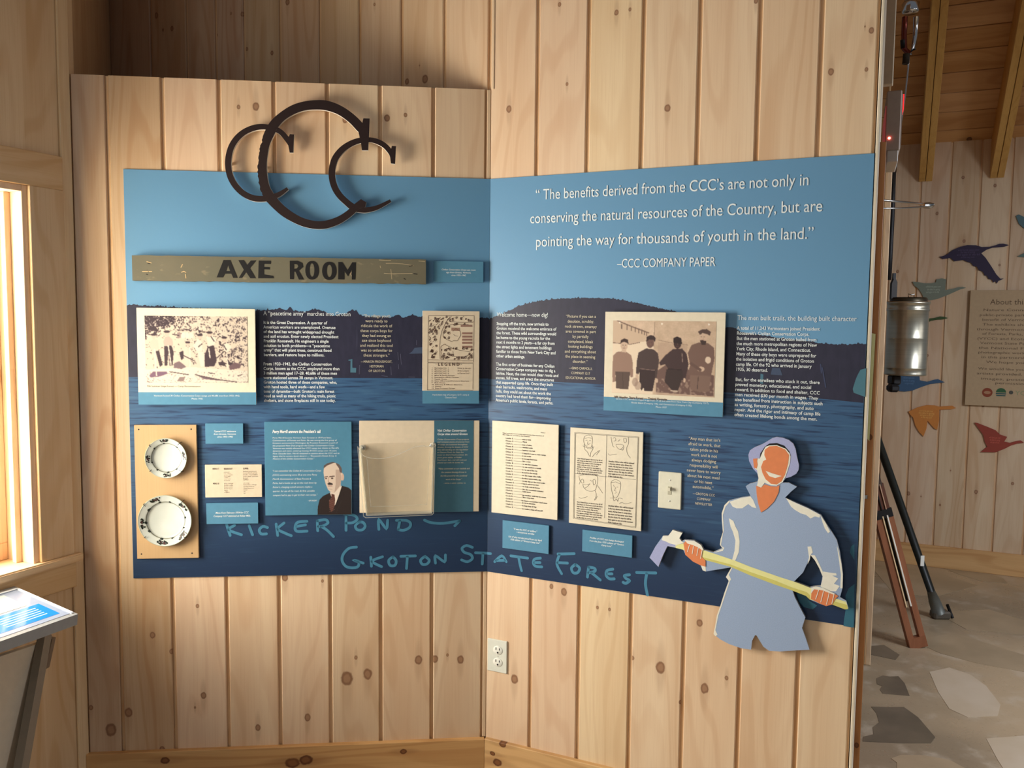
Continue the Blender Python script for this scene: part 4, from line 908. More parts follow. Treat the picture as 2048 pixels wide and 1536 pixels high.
# photograph of four men
c_ = [(1210, 623.8), (1450.8, 624.5), (1446, 834), (1207.7, 821)]
PB = card(Rw, 'photo_card', 'large cream photo card of four standing men, right mural', 'photo', c_, .022, .006, CREAM)
band(PB, 0, PB.xz(1330, 799.5)[1])
block(PB, 'Groton CCC enrollees ranged in age from 17–28 and came from New York City (Company 1217),\nRhode Island (Company 146), and Connecticut (Company 1192).\nPhoto 1937', 1232, 1418, 803.5, 816, TEXTW, 'CENTER', k=.74, y=-.0009, xm=1325)
im = Img(230, 168, 240, 210, 1610, 1225, (214, 188, 162))
im.a += ((im.blurn(60)-.5)*22+(im.blurn(12)-.5)*12)[..., None]
im.a[im.X > 810] -= 12
im.poly([(240, 525), (480, 540), (640, 500), (800, 480), (800, 1225), (240, 1225)], (232, 212, 186))
im.poly([(240, 225), (340, 225), (740, 380), (720, 430), (620, 500), (480, 530), (240, 515)], (206, 180, 154)); im.line([(300, 212), (520, 300), (730, 375)], 16, (128, 104, 90)); im.line([(245, 522), (480, 540), (610, 510)], 9, (120, 96, 84))
for k, x in enumerate((360, 435, 495, 550, 595, 640, 675, 705)): im.line([(x, 265+k*14), (x, 320+k*14)], 16-k, (120, 98, 86))
im.line([(810, 230), (800, 560)], 7, (150, 126, 108)); im.line([(860, 470), (1000, 500), (1250, 530)], 7, (150, 126, 110))
im.poly([(860, 500), (1250, 540), (1250, 1225), (860, 1225)], (176, 148, 128), .5); im.poly([(850, 900), (980, 800), (1600, 930), (1600, 1210), (850, 1190)], (112, 86, 78))
m = (im.Y > 1000) & (im.X > 830) & (im.blurn(26) > .55); im.a[m] = im.a[m]*.5+np.array((190, 164, 144))*.5
SK = (206, 178, 154); D1 = (58, 42, 42); D2 = (74, 58, 56)
def sh(P, col, n=0): im.poly(P, col)
sh([(250, 700), (300, 650), (370, 640), (430, 645), (500, 690), (525, 800), (530, 990), (500, 1000), (480, 930), (285, 925), (290, 1060), (250, 1080), (240, 900)], (152, 122, 106)); sh([(285, 925), (490, 925), (470, 1165), (400, 1168), (300, 1160)], (92, 74, 66)); im.line([(390, 940), (395, 1160)], 6, (70, 54, 50))
im.ell(400, 560, 48, 66, SK); sh([(345, 530), (355, 480), (400, 458), (450, 475), (460, 540), (440, 520), (400, 505), (360, 520)], (66, 48, 44)); sh([(370, 610), (430, 610), (425, 655), (365, 650)], SK)
sh([(600, 650), (700, 590), (800, 600), (860, 650), (880, 760), (850, 990), (830, 1000), (820, 880), (640, 880), (600, 960), (570, 940), (580, 760)], D2); sh([(620, 880), (830, 890), (830, 1000), (800, 1180), (690, 1180), (680, 1130), (650, 1175), (620, 1100)], D1); im.line([(625, 872), (820, 890)], 10, (128, 104, 96))
im.ell(755, 510, 50, 72, (112, 84, 76)); sh([(700, 490), (705, 430), (750, 408), (800, 412), (828, 450), (815, 500), (800, 470), (740, 465), (712, 490)], D1); im.ell(585, 1000, 22, 60, SK); im.ell(855, 1030, 18, 30, SK)
sh([(880, 780), (960, 680), (1060, 590), (1180, 580), (1240, 650), (1270, 790), (1230, 1000), (1190, 1010), (1180, 880), (1020, 880), (960, 800), (900, 820)], (68, 50, 50)); sh([(980, 870), (1190, 880), (1200, 960), (1140, 1150), (1060, 1150), (960, 1040)], (60, 46, 44)); im.line([(1180, 640), (1190, 760)], 9, (150, 128, 116)); im.line([(1000, 862), (1180, 870)], 10, (40, 28, 28))
im.ell(1118, 510, 50, 72, (66, 46, 44)); sh([(1062, 500), (1065, 440), (1110, 418), (1165, 440), (1178, 520), (1120, 515)], (48, 34, 34)); im.ell(1220, 1010, 16, 32, SK); im.line([(1050, 1160), (1130, 1165)], 18, (200, 180, 160))
sh([(1255, 640), (1300, 530), (1400, 490), (1510, 500), (1590, 560), (1600, 700), (1560, 940), (1260, 935), (1290, 800)], (118, 92, 82)); sh([(1290, 935), (1560, 940), (1540, 1150), (1420, 1160), (1300, 1130)], (128, 102, 90)); im.line([(1400, 950), (1390, 1120)], 9, (84, 66, 60))
im.ell(1445, 425, 54, 72, SK); sh([(1380, 350), (1420, 320), (1490, 312), (1545, 350), (1530, 400), (1500, 380), (1440, 365), (1405, 390)], (86, 66, 60)); sh([(1405, 460), (1490, 470), (1480, 520), (1430, 520)], (66, 50, 46)); im.ell(1518, 725, 38, 46, (222, 200, 176)); im.ell(1430, 850, 48, 34, SK); im.line([(1300, 780), (1420, 860)], 40, (106, 82, 74))
for hx_, hy, s_ in ((400, 560, 1), (755, 515, .6), (1118, 515, .5), (1445, 425, 1)):
    for dx in (-18, 18): im.ell(hx_+dx, hy-8, 9, 5, (80, 58, 52), .8*s_)
    im.line([(hx_-14, hy+34), (hx_+14, hy+34)], 6, (120, 80, 74), .8); im.line([(hx_+2, hy), (hx_+4, hy+16)], 5, (150, 118, 102), .7)
im.ell(600, 1110, 45, 60, (190, 166, 146)); im.ell(560, 1060, 40, 60, (150, 124, 110), .6); im.ell(905, 250, 12, 12, (245, 235, 220)); im.ell(1515, 250, 12, 12, (245, 235, 220)); im.ell(330, 240, 12, 12, (245, 235, 220))
im.blur(1)
im.mesh('photo_print', PB, cp([(240, 212), (1625, 215), (1592, 1222), (228, 1185)], 6.68, 1190, 610), -.0006, PRINT)
block(PB, '140: Header, State Forest — Typical Recruits', 1227, 1333, 796.0, 796, flat((100, 74, 56), .7), k=.010, y=-.0008, bold=.02)

# hand-drawn map card
c_ = [(845, 621.4), (959, 622.5), (958, 807), (845, 807)]
MP = card(L, 'map_card', 'cream card with a hand-drawn camp map and legend', 'map', c_, .022, .006, CREAM2)
band(MP, 0, MP.xz(900, 781.5)[1])
block(MP, 'Hand-drawn map of Company 1217’s camp at\nOsmore Pond', 865, 938, 791, 796.5, TEXTW, 'CENTER', k=.85, y=-.0009, xm=901)
def mpl(pts): return [MP.xz(*p) for p in cp(pts, 6.68, 690, 600)]
r5 = random.Random(21); ll = [[(1115, 210), (1725, 210), (1715, 830), (1105, 830), (1115, 210)], [(1108, 800), (1712, 806)], [(1105, 840), (1712, 848), (1708, 1195)], [(1105, 840), (1100, 1200), (1708, 1205)],
      [(1650, 330), (1560, 322), (1420, 325), (1350, 360), (1310, 430), (1310, 490), (1360, 530), (1440, 560)], [(1270, 790), (1262, 640), (1270, 520), (1290, 420), (1350, 290), (1420, 215)], [(1285, 795), (1280, 620), (1330, 590), (1420, 640), (1500, 665), (1650, 690), (1725, 660)],
      [(1440, 420), (1480, 380), (1540, 420), (1545, 470), (1500, 545), (1440, 545)], [(1390, 215), (1400, 290), (1500, 295), (1690, 300), (1725, 290)], [(1440, 680), (1445, 750), (1520, 760), (1640, 745), (1660, 700)], [(1450, 460), (1470, 478), (1510, 485)]]
for _ in range(330):
    x, y = r5.uniform(1125, 1710), r5.uniform(225, 790)
    if (1280 < x < 1710 and 330 < y < 640) and not (1320 < x < 1400 and 350 < y < 520): continue
    if 1440 < x < 1650 and 660 < y < 750: continue
    if 1225 < x < 1285 and y > 480: continue
    a = r5.uniform(12, 26); ll.append([(x-a*.6, y+a*.5), (x, y-a*.2), (x+a*.6, y-a*.7)]); 
    if r5.random() < .7: ll.append([(x-a*.5, y), (x-a*.1, y-a*.7), (x+a*.5, y-a*.5), (x+a*.5, y+a*.3), (x, y+a*.6), (x-a*.5, y)])
mi = flat((98, 74, 64), .7)
strokes('map_drawing', [mpl(q) for q in ll], .0011, -.0005, mi, MP.root, 0)
for y0 in (345, 445, 488, 530, 572, 625):
    prism('map_building', mpl([(1565 if y0 > 345 else 1545, y0+14), (1700, y0+14), (1700, y0-13), (1565 if y0 > 345 else 1545, y0-13)]), -.0005, 0, flat((150, 116, 102), .7), MP.root)
prism('map_building', mpl([(1420, 410), (1530, 415), (1530, 372), (1420, 370)]), -.0005, 0, flat((160, 126, 108), .7), MP.root)
block(MP, '· L E G E N D ·', 871, 923, 731, 731, mi, k=.012, y=-.0006, bold=.03)
block(MP, '1   Barracks, No. 1\n2   Barracks, No. 2\n3   Barracks, No. 3\n4   Barracks, No. 4\n5   Mess & Dining Rooms\n6   Recreation Hall & Canteen\n7   Supply House\n8   State Officers and Foresters Quarters\n9   Bath House\n10  Infirmary & Officers Quarters\n11  Latrine\n12  State Forestry Garage', 863, 938, 737, 777.5, mi, k=.8, y=-.0006, bold=.02)
block(MP, 'Drawn by the men\nof the Company\nat Osmore Pond', 915, 941, 738, 748, mi, k=.9, y=-.0006)

# small cream menu card and blue labels
MN = card(L, 'menu_card', 'small cream typed menu card between two blue labels', 'card', [(410, 929.6), (523.8, 929.2), (523.8, 994), (410.5, 995)], .010, .005, CREAM2)
mi2 = flat((120, 106, 92), .7)
for body, l, r, b0_, b1_ in (('MENU 17', 425, 438, 939, 939), ('BREAKFAST', 447.5, 465, 939, 939), ('SUPPER', 486, 497, 938.5, 938.5), ('MENU 18', 426, 438, 968.5, 968.5)):
    block(MN, body, l, r, b0_, b1_, mi2, k=.0065, y=-.0004, bold=.03)
block(MN, 'oatmeal\nhot cakes\nsyrup, butter\nfried eggs\ncoffee\ntoast, jam\npotatoes', 447.5, 466, 945, 961.5, mi2, k=.9)
block(MN, 'baked potatoes\nroast beef gravy\nsteak, vegetables\ncole slaw, pickles\nbread\ncoffee', 486, 516, 943.5, 960.5, mi2, k=.9)
block(MN, 'dry cereal\nfresh milk\nfruit juice\nfried ham\neggs\ncoffee', 448, 466, 968, 985.5, mi2, k=.9)
block(MN, 'pea soup\nboiled ham, cabbage\nparsley potatoes\nsliced tomatoes\nbread\npie\ntea', 487, 513, 967, 987.5, mi2, k=.9)
def label(fr, lab, c, body, l, r, b0_, b1_, mat=BLUE, k=.8, sh_=.25, off=.010):
    M = card(fr, 'caption_label', lab, 'label', c, off, .006, mat, 'small blue caption labels')
    block(M, body, l, r, b0_, b1_, TEXTW, 'CENTER', k=k, xm=(l+r)/2, shear=sh_, bold=.015); return M
label(L, 'small blue caption label right of the green wooden sign', [(867.6, 522), (966.8, 522.6), (966.8, 565), (867.6, 564)], 'Civilian Conservation Corps axe room\nsign from Groton, Vermont,\ncirca 1933–1942', 883, 951, 541, 552)
label(L, 'small blue caption label above the typed menu card', [(410.7, 847.2), (486.3, 846.6), (486.3, 887.6), (410.7, 887.6)], 'Typical CCC tableware\nfrom Groton, Vermont,\ncirca 1933–1942', 427.5, 472, 864, 875)
label(L, 'blue caption label under the typed menu card', [(412.5, 1006.8), (516, 1005.4), (516.6, 1046.8), (413, 1048.7)], 'Menu from February 1934 for CCC\nCompany 1217 stationed at Ricker Mills.', 427, 501, 1027, 1033.5)
label(Rw, 'blue caption label under the typed list page', [(1005, 1040.5), (1098, 1051.3), (1097, 1108.3), (1004.8, 1096)], '“It was the CCC or welfare.”\n—anonymous enrollee\n\nList of why recruits joined from our April\n1935 edition of “Groton Camp Line”', 1017, 1084, 1062, 1084, k=.9)
label(Rw, 'blue caption label under the page of sketched faces', [(1164.7, 1058.9), (1264.5, 1071.8), (1264, 1116), (1164.3, 1102.5)], 'Profiles of CCC men being discharged\nfrom the June 1935 edition of “Groton\nCamp Line”', 1179, 1248, 1081, 1093)

# blue card with portrait
PM = card(L, 'portrait_card', 'blue text card with a portrait of a man in a dark suit', 'panel', [(528.9, 844), (703.7, 843.2), (703, 1028.4), (530.7, 1032)], .012, .006, flat((80, 134, 162), .45))
block(PM, 'Perry Merrill answers the President’s call', 545, 641.5, 866, 866, TEXTW, y=-.0009, k=.0135, shear=.2, bold=.03)
block(PM, 'Perry Merrill became Vermont State Forester in 1919 and later,\nCommissioner of Forests and Parks. He was among the first group of\nforesters summoned to Washington by President Roosevelt as part of\nthe proposed New Deal program the Civilian Conservation Corps.\nVermont was initially allocated four CCC camps but, thanks to Merrill’s\ndynamism and vision, ended up hosting 30 CCC camps over 10 years.\nHow. Decades later, Merrill remained so zealous about the CCC and its\nlegacy that he wrote a book about it — “Roosevelt’s Forest Army: A\nHistory of the Civilian Conservation Corps.”', 545, 678.5, 877, 919, TEXTW, y=-.0009, shear=.2, k=.82)
block(PM, '“I can remember the Civilian & Conservation Corps\n(CCC) commencing some 35 at one time Perry\nMerrill, Commissioner of State Forests &\nParks, had a hustle set up on the road down by\nRicker’s, charging a small amount, maybe a\nquarter, for use of the road. At first, possible\ncampers had to pay to get to their own camps.”', 545, 642, 943.5, 992, TEXTW, y=-.0009, shear=.2, k=.62)
block(PM, '—JIM SARGENT', 616, 634, 1002.5, 1002.5, TEXTW, y=-.0009, k=.006)
im = Img(150, 184, 780, 650, 1285, 1395, (80, 134, 162)); BGc = (80, 134, 162)
sp = lambda P, col: im.poly(P, col)
sp([(800, 1392), (805, 1280), (830, 1180), (880, 1130), (975, 1085), (1150, 990), (1240, 1015), (1285, 1055), (1285, 1392)], (46, 36, 34))
sp([(975, 1080), (1000, 1150), (965, 1195), (1000, 1230), (1030, 1290), (1060, 1240), (1100, 1130), (1150, 985), (1120, 1000), (1020, 1080)], (226, 212, 196))
sp([(1000, 1100), (1040, 1110), (1050, 1180), (1040, 1290), (1000, 1360), (965, 1290), (965, 1200), (1000, 1150)], (96, 60, 52)); 
for k in range(6): im.line([(970, 1210+k*28), (1045, 1180+k*28)], 5, (130, 90, 78))
sp([(895, 730), (930, 690), (1000, 665), (1070, 670), (1130, 720), (1150, 800), (1170, 840), (1165, 890), (1135, 920), (1130, 990), (1080, 1050), (1040, 1090), (990, 1080), (950, 1040), (920, 970), (900, 890), (888, 800)], (216, 196, 178))
sp([(1060, 760), (1130, 760), (1140, 900), (1125, 980), (1070, 1050), (1040, 1085), (1060, 960)], (186, 162, 146)); sp([(890, 745), (895, 705), (940, 675), (1010, 655), (1060, 660), (1000, 680), (940, 705)], (92, 78, 74)); sp([(1060, 665), (1110, 690), (1145, 740), (1150, 810), (1120, 800), (1105, 740), (1075, 700)], (104, 88, 84))
im.ell(1160, 868, 18, 48, (206, 176, 158)); im.line([(905, 865), (945, 858)], 12, (92, 70, 64)); im.line([(975, 860), (1040, 852)], 13, (86, 64, 58)); im.ell(925, 885, 14, 8, (80, 62, 56)); im.ell(1010, 882, 16, 9, (72, 54, 50)); im.line([(960, 870), (955, 935), (985, 945)], 9, (176, 148, 132))
sp([(940, 960), (970, 940), (1015, 955), (1020, 975), (960, 975)], (50, 38, 36)); im.line([(950, 990), (1010, 992)], 8, (150, 100, 92)); im.line([(960, 1030), (1010, 1040)], 6, (184, 156, 142)); im.line([(1150, 990), (1110, 1140), (1030, 1310)], 7, (24, 18, 18)); im.line([(1050, 1390), (1140, 1200)], 4, (66, 54, 50))
im.blur(1); im.mesh('portrait_print', PM, cp([(780, 650), (1283, 650), (1276, 1388), (782, 1398)], 6.98, 520, 830), -.0006, PRINT)

# board with clear leaflet holder
HB = card(L, 'leaflet_board', 'cream board with a blue printed band, behind the clear leaflet holder', 'panel', [(718.9, 842.6), (958.6, 840), (957.9, 1021.3), (718.9, 1027.4)], .016, .006, CREAM2)
xa, xb = HB.xz(868, 930)[0], HB.xz(946.8, 930)[0]
box('printed_band', xa, xb, -.0006, .0001, -.0002, HB.h+.0002, flat((66, 108, 128), .45), HB.root)
block(HB, 'Visit Civilian Conservation\nCorps sites around Groton', 874.5, 934.5, 863, 870, TEXTW, k=.9, y=-.001, shear=.2, bold=.02)
block(HB, 'Civilian Conservation Corps projects\nand remnants (some structures) from\n30 camps are scattered throughout\nGroton. Among the dozens of CCC\nsites still standing are the log shelter\nat Osmore Pond, the State fire\ntower on Owl’s Head Lookout. On\npicnic grove tables, at Ricker\nPond lower dam, and old road just\naround our trails lie stones etc.', 874.5, 938.5, 880, 926.5, TEXTC, k=.75, y=-.001, shear=.2)
block(HB, '“Many commented on our roadside and\nthe constant blessing of trees in\nthe hills around for the combined\nwork of the Corps.”', 876, 939, 938.5, 960, TEXTC, 'CENTER', k=.62, y=-.001, shear=.2, xm=907)
block(HB, '—NEWELL C. HARVEY, COMPANY 146', 887, 931, 967.5, 967.5, TEXTC, k=.005, y=-.001)
AH = Mount(L, HB.u, HB.z, .016, 'leaflet_holder'); tag(AH.root, 'clear acrylic leaflet holder, empty, screwed to the cream board', 'leaflet holder')
def hp(pts, off=.016): return [AH.xz(*p, off) for p in cp(pts, 6.98, 700, 830)]
fd_ = .030
fo = hp([(108, 440), (180, 560), (300, 600), (450, 605), (620, 570), (780, 500), (900, 445), (1020, 430), (1100, 440), (1190, 400), (1165, 1370), (1140, 1392), (220, 1432), (190, 1410)], .016+fd_)
prism('front_wall', fo[::-1], -fd_-.002, -fd_, ACR, AH.root)
bo = hp([(140, 400), (1185, 378), (1160, 1340), (235, 1372)], .018)
prism('back_wall', bo[::-1], -.0025, -.0002, ACR, AH.root)
def barxz(name, p, q, w_, y0, y1, mat):
    dx, dz_ = q[0]-p[0], q[1]-p[1]; l = math.hypot(dx, dz_); nx, nz = -dz_/l*w_/2, dx/l*w_/2
    return prism(name, [(p[0]+nx, p[1]+nz), (q[0]+nx, q[1]+nz), (q[0]-nx, q[1]-nz), (p[0]-nx, p[1]-nz)][::-1], y0, y1, mat, AH.root)
l0, l1 = hp([(150, 420), (240, 1370)]); r0, r1 = hp([(1165, 385), (1140, 1340)])
barxz('side_wall', l0, l1, .0035, -fd_, -.0005, ACRE); barxz('side_wall', r0, r1, .0035, -fd_, -.0005, ACRE); barxz('bottom_wall', l1, r1, .0035, -fd_, -.0005, ACRE)
strokes('moulded_ridge', [smooth_line([fo_ for fo_ in hp(q, .016+fd_)], 4) for q in ([(235, 600), (260, 900), (290, 1240), (330, 1275), (700, 1262), (1040, 1245), (1075, 1210), (1095, 800), (1115, 500)],)], .0010, -fd_-.0024, ACRE, AH.root, 0)
strokes('front_rim', [smooth_line(fo[0:10], 4), [fo[9], fo[10], fo[11], fo[12], fo[13], fo[0]]], .0022, -fd_-.0023, ACRE, AH.root, 6)
for q in ((185, 458), (1130, 428)):
    x, z = hp([q], .018)[0]
    lathe('screw', [(0, .0035), (.0025, .0033), (.004, .0022), (.004, 0)], STEEL, AH.root, 16).location = (x, -.0025, z)
for q in ((185, 455), (1160, 420)):
    x, z = hp([q], .018)[0]
    lathe('mounting_tab', [(.0035, .0015), (.009, .0015), (.009, 0), (.0035, 0)], ACRE, AH.root, 20).location = (x, -.0025, z)

# typed page
TP = card(Rw, 'typed_page', 'cream typed list page left of the page of sketched faces', 'page', [(985.2, 840.7), (1117.9, 850.5), (1114, 1041), (982, 1023.8)], .016, .005, CREAM)
def tp(body, l, r, y, k=.0062, b=.03): 
    return block(TP, body, *(970+l/5.12, 970+r/5.12), 830+y/5.12, 830+y/5.12, INK, k=k, y=-.0005, bold=b)
tp('Why I am in the C.C.C. in the exact words of the members of', 180, 605, 188, .0038); tp('the 146th Co. as told to the Pinetree', 180, 460, 205, .0038); tp('Page 3', 572, 615, 184, .0038)
rows = [('came to get fat', 380, 470, 240, 262), ('Why not', 385, 430, 268, 285), ('was a hobo', 380, 480, 295, 318), ('needed a job', 385, 488, 322, 345), ('business was bad', 385, 510, 350, 376), ('I heard it was a rest camp', 385, 622, 378, 412), ('to eat regular', 380, 475, 408, 432), ('to get away from home', 380, 535, 436, 464), ('for a rest', 385, 468, 464, 488), ('to see the country', 385, 540, 490, 520),
        ('to gain weight in a month', 385, 575, 518, 550), ('to get out of the city', 380, 538, 547, 578), ('to work in the woods', 380, 536, 575, 606), ('to be near the hills', 380, 575, 603, 638), ('for three square meals a day', 380, 575, 632, 668), ('it was this or the road again', 385, 612, 660, 700), ('I was in school too long', 378, 552, 688, 722),
        ('to help out at home', 385, 562, 716, 752), ('for the mountain scenery', 385, 600, 744, 785), ('health reasons', 385, 468, 772, 800), ('my mother told me to come', 380, 625, 800, 845), ('I like to chop wood', 380, 500, 828, 862), ('to learn something and save', 375, 638, 856, 902), ('to get an education', 380, 515, 884, 918), ('to keep busy all day', 380, 528, 912, 948), ('to make a man of myself', 380, 592, 940, 985)]
rn = random.Random(4)
for s, l, r, y0, y1 in rows:
    tp(rn.choice(['Private', 'Leader', 'Cook', 'Clerk', 'Driver', 'Foreman'])+' '+rn.choice('ABCDEFGHJ')+'. ------------', 212, 380, y0+1+(y1-y0)*.06, .0058, .02); tp(s, l, r, y0+(y1-y0)*.42+6, .0058)
# page of sketched faces
FP = card(Rw, 'sketch_page', 'cream page with four sketched faces and typed notes', 'page', [(1141.5, 853.8), (1286.8, 865.5), (1281.5, 1063.8), (1137, 1044.3)], .016, .005, CREAM)
def fp(pts): return [FP.xz(*p) for p in cp(pts, 5.12, 970, 830)]
LN = [[(920, 178), (1575, 225), (1545, 1155), (905, 1058), (920, 178)], [(930, 186), (1567, 233), (1538, 1146), (914, 1052), (930, 186)], [(1248, 205), (1225, 1055)], [(925, 600), (1545, 662)],
      [(1010, 260), (1020, 220), (1060, 205), (1095, 220), (1100, 270), (1085, 330), (1050, 330), (1020, 300), (1010, 260)], [(1020, 240), (1060, 232), (1095, 238)], [(1030, 262), (1050, 258)], [(1065, 262), (1085, 262)], [(1055, 270), (1048, 292), (1060, 298)], [(1040, 310), (1060, 300), (1080, 292)], [(1015, 300), (1020, 350), (1050, 380), (1070, 425)], [(1100, 310), (1105, 350), (1085, 380), (1080, 430)], [(1000, 315), (1030, 330), (1070, 345), (1120, 325)], [(1100, 430), (1120, 400), (1175, 360), (1140, 410)],
      [(1290, 225), (1300, 280), (1310, 320), (1325, 330)], [(1310, 240), (1330, 230), (1340, 260), (1318, 268)], [(1360, 270), (1385, 250)], [(1420, 240), (1445, 240), (1448, 275), (1425, 280), (1420, 240)], [(1340, 310), (1360, 340), (1385, 352), (1420, 320), (1395, 300), (1340, 300)], [(1425, 330), (1410, 360), (1380, 352)], [(1468, 225), (1470, 290), (1450, 340), (1460, 400), (1490, 440)], [(1262, 395), (1275, 410), (1310, 405), (1350, 400)],
      [(960, 620), (975, 680), (965, 710)], [(980, 670), (1000, 655), (1012, 690), (990, 695), (980, 670)], [(1000, 710), (1040, 715), (1075, 705), (1020, 750), (1000, 710)], [(1075, 665), (1095, 680)], [(1105, 665), (1125, 660), (1130, 700), (1110, 715), (1105, 665)], [(970, 620), (1060, 605), (1140, 620), (1155, 660), (1145, 720), (1125, 770), (1080, 780), (1040, 770), (1015, 745)], [(1150, 720), (1205, 800)], [(1125, 770), (1140, 820), (1120, 870), (1135, 860), (1150, 830)], [(960, 840), (985, 855), (1050, 835)],
      [(1290, 710), (1295, 680), (1330, 662), (1370, 672), (1390, 700), (1385, 760), (1360, 830), (1330, 850), (1310, 820), (1295, 760), (1290, 710)], [(1295, 690), (1340, 685), (1388, 708)], [(1315, 715), (1325, 738)], [(1350, 735), (1362, 740)], [(1340, 740), (1325, 775), (1345, 780)], [(1330, 800), (1350, 795)], [(1310, 825), (1320, 880), (1345, 860), (1360, 885), (1370, 850), (1410, 860)], [(1280, 850), (1310, 850)], [(1375, 910), (1400, 895), (1440, 910), (1500, 895)]]
strokes('sketch_lines', [smooth_line(fp(q), 3) if len(q) > 3 and i > 3 else fp(q) for i, q in enumerate(LN)], .0008, -.0005, INK, FP.root, 0)
TT = ['Our friend here is known by all of\nthe boys as the best cook we have\nhad at the camp and is leaving to\ntake a job in town. He is the\nleader of the quartet and plays a\nfine game of ball. We wish him the\nbest of luck and many good meals\nin the days to come at home.', 'Another fellow who will be missed\nis the boy above who drives the\ntruck. He has been in camp since\nthe start and has never once been\nlate for chow. He says he will be\nback again to see us in the summer\nif the roads are dry.']
for k, (l, r, y0, y1) in enumerate(((945, 1205, 450, 598), (1265, 1530, 480, 632), (940, 1205, 895, 1052), (1262, 1520, 935, 1105))):
    block(FP, TT[k % 2], 970+l/5.12, 970+r/5.12, 830+y0/5.12, 830+y1/5.12, INK, k=.85, y=-.0005, bold=.02)

# ------------------------------------------------------------------ plywood board with two plates
PBd = card(L, 'plate_board', 'plain plywood board holding two patterned plates', 'board', [(268, 850), (393, 850), (397, 1116), (274.4, 1117.5)], .010, .009, PLY)
for q in ((140, 148), (677, 145), (168, 1424), (686, 1415)):
    x, z = PBd.xz(250+q[0]/5.12, 830+q[1]/5.12)
    lathe('screw', [(0, .0012), (.0015, .001), (.0022, 0)], BLACK, PBd.root, 12).location = (x, 0, z)
def china():
    t = NT('glazed_china'); x, y, z = t.obj(); n = t.noise(t.comb(x, y, z), 30, 2)
    t.base(t.mix(n, c4((206, 212, 204)), c4((216, 220, 212)))); return t.set(.12, 0, .5)
CHINA = china(); FL1, FL2 = flat((40, 46, 40), .3), flat((96, 60, 60), .3); RING = flat((146, 148, 132), .3); RIMC = flat((176, 182, 160), .2)
def plate(px, py, rpx, label, sprigs, inner):
    off = .010; u, z = L.uv(px, py, off+.014); R_ = rpx/FPX*2.35
    r = empty('dinner_plate' if rpx > 50 else 'side_plate', L.pt(u, z, off), L.th); tag(r, label, 'plate', 'patterned plates on the plywood board')
    pr_ = [(0, .004), (R_*.64, .004), (R_*.68, .0055), (R_*.73, .009), (R_*.80, .0105), (R_*.97, .0155), (R_, .0165), (R_*1.0, .0150), (R_*.80, .008), (R_*.62, .001), (0, .001)]
    lathe('dish', pr_, CHINA, r, 72)
    def hgt(q): 
        for (a, ha), (b, hb) in zip(pr_[:6], pr_[1:7]):
            if a <= q <= b: return ha+(hb-ha)*(q-a)/(b-a)
        return .016
    lathe('inner_line', [(R_*.705, hgt(R_*.705)+.0003), (R_*.74, hgt(R_*.74)+.0004)], RING, r, 60)
    lathe('rim_line', [(R_*.985, .0164), (R_*1.004, .0168), (R_*1.006, .015)], RIMC, r, 72)
    rn = random.Random(rpx)
    def blob(ang, rad_, lw, lr, mat, n, nm):
        vs, fs = [], []
        for k in range(n):
            a = ang+rn.uniform(-1, 1)*lw/rad_; q = rad_+rn.uniform(-1, 1)*lr; s = rn.uniform(.0016, .0032)*(R_/.075); b = len(vs)
            for j in range(7):
                t_ = j*2*math.pi/7; x = q*math.cos(a)+s*math.cos(t_)*rn.uniform(.7, 1.2); z_ = q*math.sin(a)+s*math.sin(t_)*rn.uniform(.7, 1.2)
                vs.append((x, -hgt(min(R_*.99, math.hypot(x, z_)))-.0006, z_))
            fs.append(tuple(range(b, b+7)))
        mesh_obj(nm, vs, fs, mat, r)
    for a in sprigs: blob(math.radians(a), R_*.87, R_*.19, R_*.065, FL1, 22, 'flower_sprig'); blob(math.radians(a), R_*.87, R_*.09, R_*.03, FL2, 4, 'flower_sprig')
    for a in inner: blob(math.radians(a), R_*.74, R_*.05, R_*.015, FL1, 4, 'small_sprig')
    for a in (48, 140, 220, 318):
        ca, sa = math.cos(math.radians(a)), math.sin(math.radians(a)); q = R_
        tube('wire_hook', [((q+.002)*ca, 0, (q+.002)*sa), ((q+.002)*ca, -.012, (q+.002)*sa), ((q+.001)*ca, -.0185, (q+.001)*sa), ((q-.007)*ca, -.0180, (q-.007)*sa)], .0009, BLACK, r, 6)
plate(332, 916.3, 43, 'smaller white plate with dark sprigs, upper one on the plywood board', (95, 8, 183, 272), (97, 45, 140, 195, 235, 275, 310))
plate(330, 1041.5, 55.5, 'larger white plate with dark sprigs, lower one on the plywood board', (112, 38, 187, 262, 318), (75, 105, 145, 185, 215, 258, 290, 5, 335))

# ------------------------------------------------------------------ switch and socket plates
def screw(M, x, z, r=.003, y=0.0):
    lathe('screw', [(0, .0012), (r*.7, .001), (r, 0)], WHITE, M.root, 16).location = (x, y, z)
    box('screw_slot', x-r*.7, x+r*.7, y-.0014, y-.001, z-.0003, z+.0003, INK, M.root)
SWH = card(Rw, 'light_switch', 'cream toggle light switch plate on the right mural', 'light switch', [(1317, 942.3), (1363.4, 946.5), (1361.9, 1020.8), (1315.8, 1014.8)], .007, .006, flat((226, 224, 204), .35), bev=.002, board='cover_plate')
SWH_h = SWH.h
box('toggle_slot', -.0055, .0055, -.0008, .001, SWH_h/2-.012, SWH_h/2+.012, flat((190, 186, 164), .4), SWH.root, .0004)
prism('toggle', [(-.004, SWH_h/2+.001), (.004, SWH_h/2+.001), (.0035, SWH_h/2+.010), (-.0035, SWH_h/2+.010)], -.012, 0, flat((222, 218, 196), .35), SWH.root)
screw(SWH, 0, SWH_h/2+.030); screw(SWH, 0, SWH_h/2-.030)
